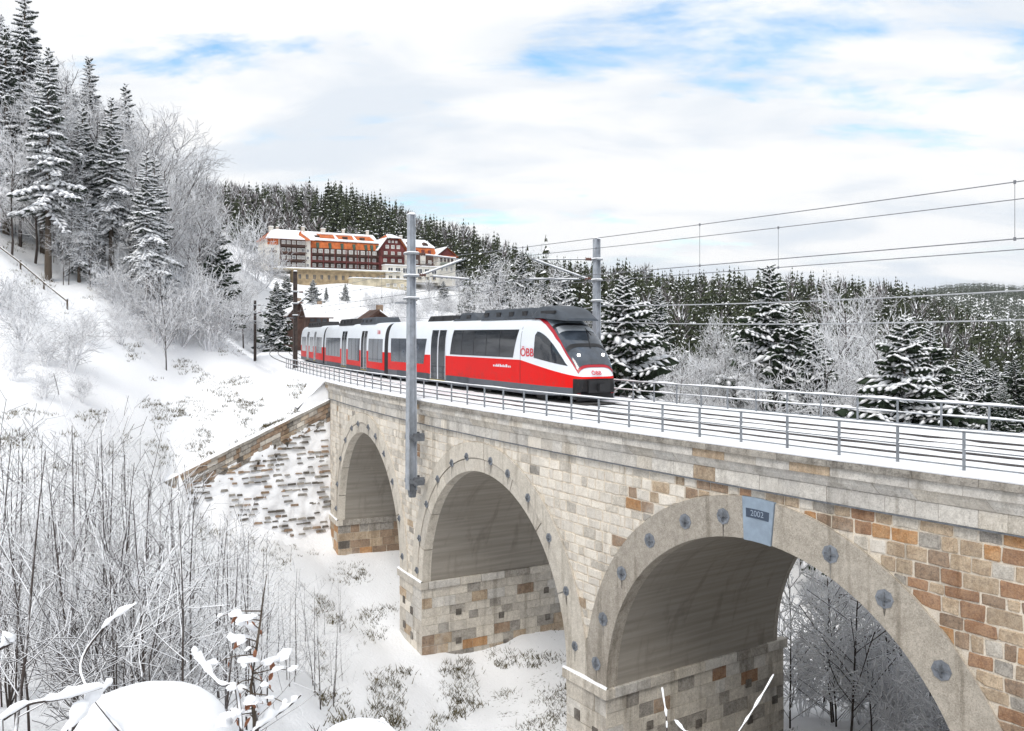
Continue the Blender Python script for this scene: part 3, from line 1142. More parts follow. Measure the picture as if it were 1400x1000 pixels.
mb = MB()
N = 46
rows = []
for i in range(N + 1):
    b = i / N
    r_ = []
    for j in range(N + 1):
        a = (1 - b) * j / N
        p = rvp(a, b)
        r_.append(tuple(rvp(a, b, 0.16 * mnoise.noise(Vector((p.x, p.y, p.z)) * 1.3) + .1 * mnoise.noise(Vector((p.x, p.z, p.y)) * 3.1)) - RL))
    rows.append(r_)
mb.grid(rows)
foot = [r_[-1] for r_ in rows]
mb.grid([foot, [(p[0] + wn.x * .5, p[1] + wn.y * .5, p[2] - .45) for p in foot], [(p[0] + wn.x * .9, p[1] + wn.y * .9, p[2] - 1.8) for p in foot]])
mb.build('snow_bed', M['snow'], rev, True)
rs = random.Random(9)
row = 0
e1 = (RB - RA).normalized()
hz = Vector((wh.x, wh.y, 0))
ea_, eb_ = RB - RA, RCc - RA
zz = RA.z - .35
while zz > RCc.z + .3:
    # one level course, from the viaduct outwards
    db = 1.0 / 400
    b = 0.0
    while b < .98:
        a = (zz - RA.z - eb_.z * b) / ea_.z
        dl = (eb_ - ea_ * (eb_.z / ea_.z)).length
        L_ = rs.uniform(.28, .75)
        if a >= .01 and a + b < .985:
            q = mnoise.noise(Vector((a * 5, b * 6, 2)))
            if rs.random() < .62 + q * .9:
                H_ = rs.uniform(.07, .17)
                p = rvp(a, b, rs.uniform(-.10, .0)) - RL + Vector((0, 0, rs.uniform(-.04, .04)))
                ax = (hz + Vector((0, 0, rs.uniform(-.05, .05)))).normalized()
                mb = MB()
                mb.box((0, 0, 0), (L_ * .95, .34, H_), 0, Matrix((ax, wn, ax.cross(wn))).transposed(), rs.uniform(.75, .97))
                o = mb.build('pitching_stone', STONES[rs.choice(['dark', 'grey', 'dark', 'ashdark', 'brown'])], rev)
                o.location = p
        b += L_ / dl
    zz -= rs.uniform(.34, .46)

# ------------------------------------------------------------------ railway bed, tracks, railings
U_NEAR, U_FAR = 2.6, 6.05
mb = MB()
rows = []
prof = [(0.015, 0.0), (0.03, .085), (.16, .13), (.5, .12), (.9, .10), (1.25, .15), (1.70, .19), (1.80, .13), (1.96, .13), (2.05, .17), (3.15, .17), (3.24, .12), (3.40, .12),
        (3.5, .16), (4.2, .13), (4.8, .13), (5.25, .15), (5.27, .09), (5.41, .09), (5.45, .13), (6.65, .13), (6.69, .09), (6.85, .09), (6.9, .12), (7.6, .10), (9.0, .09), (10.2, .11), (10.42, .07), (10.45, -.02)]
s = -170.0
while s < 34.5:
    r_ = []
    off = s < S_END - .3
    if off:
        r_.append(P(s, -1.9, -2.0))
        r_.append(P(s, -.7, -.55))
    else:
        r_.append(P(s, .1, -.002))
        r_.append(P(s, .05, -.002))
    for u, z_ in prof:
        p = P(s, u, 0)
        nz = mnoise.noise(Vector((p[0] * .9, p[1] * .9, 1))) * .03 + mnoise.noise(Vector((p[0] * 2.6, p[1] * 2.6, 4))) * .018
        if u < .1:
            nz = abs(nz) * .8
            u += 0.05 * mnoise.noise(Vector((s * 1.7, 3, 0)))
        r_.append(P(s, u - (0.35 if off and u < .1 else 0), z_ + nz - (.25 if off and u < .1 else 0)))
    r_.append(P(s, 13.5, -2.4) if off else P(s, 10.3, -.1))
    rows.append(r_)
    s += 0.6 if s > -60 else 2.0
mb.grid(rows)
mb.poly([P(S_END - .35, -1.95, -2.2), P(S_END - .35, -.72, -.57), P(S_END - .35, -.3, -.15), P(S_END - .35, 1.5, .1), P(S_END - .35, 1.5, -2.2)])
o = mb.build('railway_bed', M['snow_soft'], None, True)
tag(o, 'snow covered track bed along the top of the viaduct', kind='structure')

# wet ballast beneath and beside the train, coloured dark for the shade there
mb = MB()
rows = []
s = -80.0
while s < -1.5:
    e = .12 * mnoise.noise(Vector((s * .8, 0, 0)))
    rows.append([P(s, 4.95 + e, .17), P(s, 5.3, .19), P(s, 6.8, .19), P(s, 7.3 + e, .16)])
    s += .8
mb.grid(rows)
o = mb.build('ballast', M['ballast'], None, True)
tag(o, 'wet ballast darkened for the shade on the track bed beneath the train', kind='stuff')


def sweep(prof, s0, s1, step, uc, zc):
    m_ = MB()
    rows = []
    n = max(2, int((s1 - s0) / step))
    for k in range(n + 1):
        s_ = s0 + (s1 - s0) * k / n
        rows.append([P(s_, uc + a, zc + b) for a, b in prof])
    m_.grid(rows, closed=True)
    m_.poly(rows[0][::-1])
    m_.poly(rows[-1])
    return m_


RAILP = [(-.06, 0), (.06, 0), (.015, .03), (.015, .11), (.035, .12), (.035, .16), (-.035, .16), (-.035, .12), (-.015, .11), (-.015, .03)]
for uc, zz, lab in ((U_NEAR, .05, 'empty railway track nearer the front railing with bare steel rails'), (U_FAR, .015, 'railway track under the train, mostly buried in snow')):
    t_ = thing('railway_track', lab, 'railway track', group='tracks on the viaduct')
    for d in (-.7175, .7175):
        sweep(RAILP, -165, 34, 1.2, uc + d, zz).build('rail', M['rail'], t_)
    if uc == U_NEAR:
        for d in (-.47,):
            sweep([(-.03, 0), (.03, 0), (.03, .135), (-.03, .135)], -29, 34, 1.2, uc + d, zz).build('guard_rail', M['rail'], t_)


def railing(uc, s0, s1, z0, label, snow):
    t_ = thing('railing', label, 'railing', P(0, uc, z0), 'railings of the viaduct')
    L = Vector(t_.location)

    def put(m_, n_, mt, sm=False):
        m_.v = [tuple(Vector(v) - L) for v in m_.v]
        return m_.build(n_, mt, t_, sm)
    s_ = 19.46
    pos = []
    while s_ > s0:
        pos.append(s_)
        s_ -= 1.78
    s_ = 19.46 + 1.78
    while s_ < s1:
        pos.append(s_)
        s_ += 1.78
    for q in pos:
        sa, su = frame(q)
        c = Vector(P(q, uc, 0))
        m_ = MB()
        w = .03
        pts = []
        for z_ in (z0, z0 + 1.06):
            for a, b in ((-w, -w), (w, -w), (w, w), (-w, w)):
                v = c + sa * a + su * b
                pts.append((v.x, v.y, z_))
        m_.hexa(pts)
        put(m_, 'post', M['galv'])
    for nm, zc, r in (('top_rail', 1.09, .036), ('middle_rail', .62, .026), ('lower_rail', .2, .02)):
        put(sweep([(r * math.cos(a), r * math.sin(a)) for a in (k * math.pi / 4 for k in range(8))], s0, s1, .9, uc, z0 + zc), nm, M['galv'], True)
    # snow lying along the rails
    for zc, r, amt in ((1.09, .036, snow), (.62, .026, snow * .75)):
        m_ = MB()
        rows = []
        k = 0
        s_ = s0
        while s_ < s1:
            nz = mnoise.noise(Vector((s_ * .9, uc, zc)))
            h_ = max(.004, amt * (.6 + 1.1 * nz + .3 * mnoise.noise(Vector((s_ * 5, uc, zc)))))
            w = r * .95
            b = z0 + zc + r * .45
            rows.append([P(s_, uc - w, b), P(s_, uc - w * .8, b + r * .3 + h_ * .8), P(s_, uc, b + r * .55 + h_), P(s_, uc + w * .8, b + r * .3 + h_ * .8), P(s_, uc + w, b)])
            s_ += .3
        m_.grid(rows)
        put(m_, 'rail_snow', M['snow_soft'], True)


railing(.5, -58, 33, .02, 'grey steel railing along the near edge of the viaduct', .022)
railing(9.45, -30, 36, .02, 'grey steel railing with thick snow along the far edge of the viaduct', .06)

# ------------------------------------------------------------------ train
SECT_N = 5.0


def livery(name, kink, zr0, slope, nose, zlo):
    m, t = newmat(name)
    tc = t.add('ShaderNodeTexCoord')
    sp = t.add('ShaderNodeSeparateXYZ', ins={0: tc.outputs['Object']})
    x, z_ = sp.outputs[0], sp.outputs[2]
    zr = t.m('SUBTRACT', zr0, t.m('MULTIPLY', t.m('MAXIMUM', t.m('SUBTRACT', x, kink), 0.0), slope))
    isred = t.m('LESS_THAN', z_, zr)
    n = t.noise(tc.outputs['Object'], 0.9, 5.0, 0.6)
    grime = t.noise(tc.outputs['Object'], 3.0, 5.0, 0.7)
    red = t.mix(t.m('MULTIPLY', t.ramp(n, .4, .75), .4), (0.70, 0.006, 0.004), (0.60, 0.010, 0.006))
    white = t.mix(n, (0.70, 0.745, 0.80), (0.80, 0.83, 0.86))
    c = t.mix(isred, white, red)
    low = t.m('LESS_THAN', z_, zlo)
    c = t.mix(low, c, t.mix(grime, (0.07, 0.08, 0.095), (0.15, 0.165, 0.19)))
    if nose:
        blk = t.m('MULTIPLY', t.m('GREATER_THAN', x, nose), t.m('LESS_THAN', z_, 1.38))
        c = t.mix(blk, c, (0.02, 0.02, 0.022))
    # road dirt: darker streaks near the sole bar
    dirt = t.m('MULTIPLY', t.ramp(z_, 2.0, .6), t.ramp(grime, .45, .75))
    c = t.mix(t.m('MULTIPLY', dirt, .45), c, (0.10, 0.07, 0.06))
    return finish(t, m, c, 0.45, spec=0.15)


M['glass'] = plain('dark_train_glass', (0.018, 0.022, 0.028), 0.06, 0.3, 1.0, 0.02, spec=0.6)
M['glass_low'] = plain('sky_tinted_glass', (0.05, 0.062, 0.08), 0.08, 0.4, 1.0, 0.02, spec=0.8)  # lighter bluish base colour stands in for the reflected sky
M['tgrey'] = plain('train_roof_grey', (0.05, 0.06, 0.074), 0.55, 0.25, 1.5)
M['tblack'] = plain('train_black', (0.014, 0.014, 0.016), 0.6, 0.3, 3.0)
M['tsilver'] = plain('door_silver', (0.55, 0.57, 0.6), 0.35, 0.1, 2.0)
M['twhite'] = plain('train_white', (0.74, 0.77, 0.81), 0.3, 0.05, 1.0)
M['tred'] = plain('train_dark_red', (0.40, 0.01, 0.022), 0.35, 0.1, 1.0)
M['tlogo'] = plain('logo_red', (0.60, 0.012, 0.03), 0.5, 0.05)
M['lamp'] = plain('headlamp', (0.9, 0.9, 0.85), 0.2, 0.0, emis=((1.0, 0.96, 0.88), 4.0))

train = thing('train', 'red and white electric railcar train rounding the curve over the viaduct', 'train', P(-2.4, U_FAR, .2))
TINV = Matrix.Translation(train.location).inverted()


def interp(tab, x):
    if x <= tab[0][0]:
        return tab[0][1:]
    for a, b in zip(tab[:-1], tab[1:]):
        if x <= b[0]:
            f_ = (x - a[0]) / (b[0] - a[0])
            f_ = f_ * f_ * (3 - 2 * f_) * .35 + f_ * .65
            return tuple(p + (q - p) * f_ for p, q in zip(a[1:], b[1:]))
    return tab[-1][1:]


class Car:
    def __init__(s, sA, sB, table, name, mat, label=None):
        A, B = Vector(P(sA, U_FAR, 0)), Vector(P(sB, U_FAR, 0))
        d = (B - A)
        s.L = d.length
        d.normalize()
        y = Vector((0, 0, 1)).cross(d)
        s.M = TINV @ Matrix.Translation(A) @ Matrix((d, y, Vector((0, 0, 1)))).transposed().to_4x4()
        s.tab = table
        m_ = MB()
        rows = []
        for st in s.stations():
            rows.append(s.ring(st))
        m_.grid(rows)
        m_.poly(rows[0])
        m_.poly(rows[-1][::-1])
        # floor
        m_.grid([[r[0] for r in rows], [r[-1] for r in rows]])
        s.body = m_.build(name, mat, train, True)
        s.body.matrix_local = s.M
        if label:
            s.body['label'] = label
        md = s.body.modifiers.new('edge', 'EDGE_SPLIT')
        md.split_angle = math.radians(38)
        # which lateral side faces the camera
        s.side = -1

    def stations(s):
        xs = [s.tab[0][0]]
        for a, b in zip(s.tab[:-1], s.tab[1:]):
            n = max(1, int((b[0] - a[0]) / .28)) if b[0] - a[0] < 4 else 6
            xs += [a[0] + (b[0] - a[0]) * (k + 1) / n for k in range(n)]
        return xs

    def ring(s, x, off=0.0, k0=0):
        zt, hw, zb, n = interp(s.tab, x)
        zt += off
        hw += off
        out = []
        K = 60
        for k in range(k0, K + 1 - k0):
            a = math.pi * k / K
            # spread samples so that the roof corner is smooth
            c, si = math.cos(a), math.sin(a)
            y = hw * math.copysign(abs(c) ** (2 / n), c)
            z_ = zb + (zt - zb) * abs(si) ** (2 / n)
            out.append((x + off * .7, y, z_))
        return out

    def yside(s, x, z_):
        zt, hw, zb, n = interp(s.tab, x)
        q = min(max((z_ - zb) / (zt - zb), 0), .999)
        return hw * (1 - q ** n) ** (1 / n)

    def ztop(s, x, y):
        zt, hw, zb, n = interp(s.tab, x)
        q = min(abs(y) / hw, .999)
        return zb + (zt - zb) * (1 - q ** n) ** (1 / n)

    def patch(s, x0, x1, zlo, zhi, off, name, mat, nx=6, nz=6, side=None, parent=None):
        """panel on the flank; zlo and zhi are functions of x or numbers; x0/x1 may be (bottom, top)"""
        side = side or s.side
        m_ = MB()
        rows = []
        xb0, xt0 = x0 if isinstance(x0, tuple) else (x0, x0)
        xb1, xt1 = x1 if isinstance(x1, tuple) else (x1, x1)
        for i in range(nx + 1):
            f_ = i / nx
            r_ = []
            for j in range(nz + 1):
                g = j / nz
                x = (xb0 + (xt0 - xb0) * g) * (1 - f_) + (xb1 + (xt1 - xb1) * g) * f_
                za = zlo(x) if callable(zlo) else zlo
                zb_ = zhi(x) if callable(zhi) else zhi
                z_ = za + (zb_ - za) * g
                r_.append((x, side * (s.yside(x, z_) + off), z_))
            rows.append(r_)
        m_.grid(rows if side < 0 else rows[::-1])
        # rim so the panel has thickness
        return m_.build(name, mat, parent or s.body, True)

    def topgrid(s, x0, x1, ka, kb, off, name, mat):
        """shell over the upper nose between the body's own stations; ka/kb: how far down the flanks at either end"""
        xs = [x0] + [x for x in s.stations() if x0 + .02 < x < x1 - .02] + [x1]
        m_ = MB()
        rows = []
        for x in xs:
            f_ = (x - x0) / (x1 - x0)
            k0 = ka + (kb - ka) * f_
            full = s.ring(x, off, int(round(min(ka, kb))))
            lo = int(round(k0)) - int(round(min(ka, kb)))
            n = len(full)
            rows.append([full[max(lo, min(n - 1 - lo, q))] for q in range(n)])
        m_.grid(rows)
        return m_.build(name, mat, s.body, True)

    def part(s, m_, name, mat, smooth=False):
        return m_.build(name, mat, s.body, smooth)

    def door(s, x0, x1, z0=.62, z1=3.86):
        for side in (-1, 1):
            xm = (x0 + x1) / 2
            d = s.patch(x0, x1, z0, z1, .012, 'door', M['glass'], side=side)
            s.patch(xm - .1, xm + .1, z0, z1, .022, 'door_post', M['tsilver'], nx=1, side=side)
            for xx in (x0, x1):
                s.patch(xx - .035, xx + .035, z0, z1, .02, 'door_edge', M['twhite'], nx=1, side=side)
            s.patch(x0 - .05, x1 + .05, z0 - .09, z0 - .02, .05, 'door_step', plain('step_yellow', (0.32, 0.25, 0.04), .7), nx=2, nz=1, side=side)

    def bogie(s, xc):
        m_ = MB()
        m_.box((xc, 0, .62), (2.9, 2.3, .28))
        m_.box((xc, 0, .42), (.9, 2.5, .4))
        for dx in (-1.15, 1.15):
            for y in (-.78, .78):
                m_.disc((xc + dx, y - .06, .66), (0, 1, 0), .43, .13, 18)
                m_.box((xc + dx, y * 1.45, .6), (.4, .2, .36))
        s.part(m_, 'bogie', M['tblack'])


body_tab = lambda L: [(0, 4.50, 1.50, .42, 5.0), (.12, 4.53, 1.55, .40, 5.0), (L - .12, 4.53, 1.55, .40, 5.0), (L, 4.50, 1.5, .42, 5.0)]
LV1 = livery('livery_front', 21.6, 2.2, .135, 26.5, .93)
LV2 = livery('livery_rear', 99, 2.2, 0, None, .78)
NX = lambda x: x if x < 24 else 24 + (x - 24) * .72
c1 = Car(-30.2, .6, [(0, 4.50, 1.50, .42, 5.0), (.12, 4.53, 1.55, .40, 5.0), (21.8, 4.53, 1.55, .40, 5.0), (22.9, 4.51, 1.55, .42, 5.0), (23.8, 4.36, 1.54, .44, 4.8), (24.6, 3.98, 1.51, .46, 4.6),
                     (25.3, 3.46, 1.45, .50, 4.6), (25.9, 2.90, 1.36, .55, 4.4), (26.4, 2.36, 1.24, .60, 4.2), (26.68, 1.98, 1.13, .64, 4.0), (26.86, 1.66, 1.02, .70, 3.8), (26.94, 1.42, .94, .76, 3.6)],
         'leading_carriage', LV1, 'leading carriage with sloping cab windscreen')
# windows, doors and cab glazing
for side in (-1, 1):
    c1.patch((12.0, 12.35), (20.75, 21.25), 2.3, 3.85, .012, 'window', M['glass'], nx=10, side=side)
    for k in range(4):
        xx = 13.8 + k * 1.75
        c1.patch(xx - .03, xx + .03, 2.33, 3.82, .018, 'window_bar', M['tblack'], nx=1, side=side)
    c1.patch((.85, .72), (7.45, 7.95), 1.55, 3.28, .012, 'low_window', M['glass_low'], nx=8, side=side)
    for xx in (2.6, 4.4, 6.1):
        c1.patch(xx - .025, xx + .025, 1.6, 3.25, .018, 'window_bar', M['tblack'], nx=1, side=side)
    wl = lambda x: 2.34 - (x - 23.2) * .115
    wh_ = lambda x: max(wl(x) + .02, 3.74 - (max(x - 23.25, 0) / 2.85) ** 1.7 * 1.75 - max(0, .12 - (x - 23.1)) * 2)
    c1.patch(23.12, 26.1, wl, wh_, .012, 'cab_side_window', M['glass'], nx=18, side=side)
    c1.patch(21.58, 21.62, .95, 4.3, .006, 'panel_seam', M['tblack'], nx=1, nz=10, side=side)
c1.door(8.75, 11.25)
c1.topgrid(22.3, 26.72, 23, 12, .026, 'windscreen_border', M['tred'])
c1.topgrid(22.6, 26.63, 25, 14, .046, 'windscreen', M['glass_low'])
c1.topgrid(22.6, 24.3, 25, 21, .058, 'windscreen_header', plain('header_grey', (0.22, 0.26, 0.30), .4))
c1.topgrid(24.3, 24.5, 21, 21, .060, 'header_band', M['tblack'])
c1.topgrid(25.7, 25.9, 17, 17, .060, 'dashboard_band', M['tblack'])
c1.topgrid(24.55, 24.95, 22, 21, .060, 'painted_reflection', plain('pale_reflection', (0.42, 0.45, 0.48), .5))  # pale band painted for the light reflected in the windscreen
m_ = MB()
pa, pb = Vector((26.0, .15, c1.ztop(26.0, .15) + .09)), Vector((25.0, .55, c1.ztop(25.0, .55) + .10))
m_.tube([pa, pb], .03, 6)
m_.tube([pb + Vector((.45, 0, -.22)), pb + Vector((-.35, .05, .2))], .025, 6)
c1.part(m_, 'wiper', M['tblack'])
for y in (-.72, .72):
    m_ = MB()
    x = 26.2
    m_.disc((x, y, c1.ztop(x, y) - .05), (.8, 0, .6), .08, .15, 14)
    c1.part(m_, 'headlight', M['lamp'])
# roof fairing above the cab
m_ = MB()
rows = []
for i in range(19):
    f_ = i / 18
    x = 22.2 + 3.3 * f_
    top = 4.55 + .56 * min(1, f_ / .14) ** .6 if f_ < .4 else 5.11 - (f_ - .4) ** 1.8 * 1.75
    wd_ = 1.2 * (1 - max(0, f_ - .55) ** 2 * 1.0)
    base = 4.44 - .26 * max(0, f_ - .3) ** 1.2
    top = max(top, base + .05)
    rows.append([(x, -wd_, base), (x, -wd_ * .97, base + (top - base) * .45), (x, -wd_ * .8, base + (top - base) * .9), (x, -wd_ * .4, top), (x, wd_ * .4, top), (x, wd_ * .8, base + (top - base) * .9), (x, wd_ * .97, base + (top - base) * .45), (x, wd_, base)])
m_.grid(rows[::-1])
m_.poly(rows[0])
m_.poly(rows[-1][::-1])
m_.grid([[r[0] for r in rows], [r[-1] for r in rows]])
fa = c1.part(m_, 'roof_fairing', M['tgrey'], True)
fa.modifiers.new('edge', 'EDGE_SPLIT').split_angle = math.radians(35)
m_ = MB()
m_.box((23.9, -1.1, 4.74), (1.4, .14, .16))
m_.box((23.9, 1.1, 4.74), (1.4, .14, .16))
c1.part(m_, 'fairing_vent', M['tblack'])


def roofbox(car, x0, x1, h, w=1.15, sl=.5, mat='tgrey', name='roof_equipment'):
    m_ = MB()
    zb = 4.42
    m_.hexa([(x0, -w, zb), (x1, -w, zb), (x1, w, zb), (x0, w, zb), (x0 + sl, -w * .86, zb + h), (x1 - sl, -w * .86, zb + h), (x1 - sl, w * .86, zb + h), (x0 + sl, w * .86, zb + h)])
    o_ = car.part(m_, name, M[mat])
    bv = o_.modifiers.new('bevel', 'BEVEL')
    bv.width = .06
    bv.segments = 2
    for k in range(int((x1 - x0) / 1.6)):
        m2 = MB()
        m2.box((x0 + .9 + k * 1.6, -w * .95, zb + h * .5), (.5, .08, h * .4))
        car.part(m2, 'equipment_grille', M['tblack'])
    return o_


roofbox(c1, 15.6, 22.3, .62)
roofbox(c1, 11.2, 15.5, .52, 1.05, 1.3)
roofbox(c1, 6.6, 10.9, .42, .95, .3, 'tblack')
# front end below the windscreen: coupler, buffers plate, steps
m_ = MB()
m_.box((26.85, 0, 1.0), (.5, 1.25, .62))
m_.box((27.1, 0, .98), (.5, .34, .34))
m_.disc((27.1, 0, .98), (1, 0, 0), .16, .22, 12)
c1.part(m_, 'coupler', M['tblack'])
m_ = MB()
m_.box((26.4, 0, .52), (.5, 2.2, .34))
m_.box((26.6, 0, .40), (.16, 2.0, .26))
c1.part(m_, 'snow_plough', M['tblack'])
for y in (-.98, .98):
    m_ = MB()
    m_.box((26.6, y, 1.0), (.3, .16, .75))
    c1.part(m_, 'nose_edge', M['tred'])
c1.bogie(23.4)
c1.bogie(17.0)
c1.bogie(-.5)
for x0, x1 in ((2.2, 8.4), (11.6, 14.9)):
    for side in (-1, 1):
        c1.patch(x0, x1, .34, .95, .015, 'skirt_panel', M['tgrey'], nz=2, side=side)


def lettering(car, txt, x, z_, size, mat, side=-1, off=.03, name='lettering', squash=1.0):
    cu = bpy.data.curves.new('t', 'FONT')
    cu.body = txt
    cu.size = size
    cu.align_x = 'CENTER'
    cu.align_y = 'CENTER'
    cu.offset = .006
    t_ = bpy.data.objects.new('t', cu)
    COL.objects.link(t_)
    bpy.context.view_layer.update()
    me = bpy.data.meshes.new_from_object(t_)
    bpy.data.objects.remove(t_)
    me.materials.append(mat)
    me.transform(Matrix.Diagonal((squash, 1, 1, 1)))
    o_ = link(name, me, car.body)
    y = side * (car.yside(x, z_) + off)
    R_ = Matrix.Rotation(math.radians(90), 4, 'X') if side < 0 else Matrix.Rotation(math.radians(180), 4, 'Z') @ Matrix.Rotation(math.radians(90), 4, 'X')
    o_.matrix_local = Matrix.Translation((x, y, z_)) @ R_
    return o_


lettering(c1, 'ÖBB', 22.38, 2.6, .62, M['tlogo'], squash=1.25)
# the same mark on the nose
me_o = lettering(c1, 'ÖBB', 26.3, 1.55, .30, M['tlogo'])
me_o.matrix_local = Matrix.Translation((26.95, -.1, 1.66)) @ Matrix.Rotation(math.radians(90), 4, 'Z') @ Matrix.Rotation(math.radians(62), 4, 'X')
# a small illegible white line of print on the red flank
m_ = MB()
rr = random.Random(2)
x = 18.3
while x < 20.5:
    w = rr.uniform(.05, .13)
    h_ = rr.choice([.1, .1, .16])
    y = -(c1.yside(x, 1.75) + .012)
    m_.quad((x, y, 1.74), (x + w, y, 1.74), (x + w, y, 1.74 + h_), (x, y, 1.74 + h_))
    x += w + rr.choice([.03, .03, .07])
c1.part(m_, 'print_line', M['twhite'])

c2 = Car(-58.0, -31.2, body_tab(26.6), 'middle_carriage', LV2)
c3 = Car(-80.0, -59.0, body_tab(20.8), 'rear_carriage', LV2)
for side in (-1, 1):
    for x0, x1, zl in ((1.0, 8.9, 1.4), (12.6, 17.7, 1.25), (21.2, 26.2, 1.35)):
        c2.patch(x0, x1, zl, 3.22, .012, 'low_window', M['glass_low'], side=side)
        k = x0 + 1.7
        while k < x1 - .5:
            c2.patch(k - .03, k + .03, zl + .04, 3.2, .018, 'window_bar', M['tblack'], nx=1, side=side)
            k += 1.7
    for x0, x1 in ((1.2, 5.6), (9.2, 12.6), (15.4, 20.0)):
        c3.patch(x0, x1, 1.5, 3.25, .012, 'low_window', M['glass_low'], side=side)
c2.door(9.6, 11.9)
c2.door(18.3, 20.5)
c3.door(6.3, 8.4)
c3.door(13.2, 14.8)
roofbox(c2, 16, 22, .6)
roofbox(c2, 6, 13, .62, mat='tblack')
roofbox(c3, 4, 16, .6, mat='tblack')
lettering(c2, 'ÖBB', 24.6, 3.72, .42, M['tlogo'], squash=1.3)
c2.bogie(-.5)
c3.bogie(3.5)
for side in (-1, 1):
    c2.patch(1.8, 9.0, .34, .8, .015, 'skirt_panel', M['tgrey'], nz=2, side=side)
    c2.patch(12.2, 18, .34, .8, .015, 'skirt_panel', M['tgrey'], nz=2, side=side)
    c2.patch(20.8, 25, .34, .8, .015, 'skirt_panel', M['tgrey'], nz=2, side=side)
# bellows between the carriages
for sA, sB in ((-31.25, -30.15), (-59.1, -57.95)):
    A, B = Vector(P(sA, U_FAR, 0)), Vector(P(sB, U_FAR, 0))
    d = (B - A).normalized()
    y = Vector((0, 0, 1)).cross(d)
    m_ = MB()
    rows = []
    for k in range(9):
        p = A + (B - A) * k / 8
        hw = 1.47 + (.05 if k % 2 else -.03)
        r_ = []
        for q in range(25):
            a = math.pi * q / 24
            c, si = math.cos(a), math.sin(a)
            v = p + y * (hw * math.copysign(abs(c) ** .4, c)) + Vector((0, 0, .5 + 3.95 * si ** .4))
            r_.append(tuple(v - train.location))
        rows.append(r_)
    m_.grid(rows)
    m_.build('gangway_bellows', M['tblack'], train)

# ------------------------------------------------------------------ overhead line
def hbeam(m_, base, sa, su, z0, z1, w0, w1):
    """tapered H section: two flanges and a web"""
    for zz in ((z0, z1),):
        def cs(z_, w, a0, a1, b0, b1):
            return [tuple(base + sa * (w * a) + su * (w * b) + Vector((0, 0, z_))) for a, b in ((a0, b0), (a1, b0), (a1, b1), (a0, b1))]
        for a0, a1, b0, b1 in ((-.5, .5, -.5, -.38), (-.5, .5, .38, .5), (-.08, .08, -.38, .38)):
            lo = cs(z0, w0, a0, a1, b0, b1)
            hi = cs(z1, w1, a0, a1, b0, b1)
            m_.hexa(lo + hi)


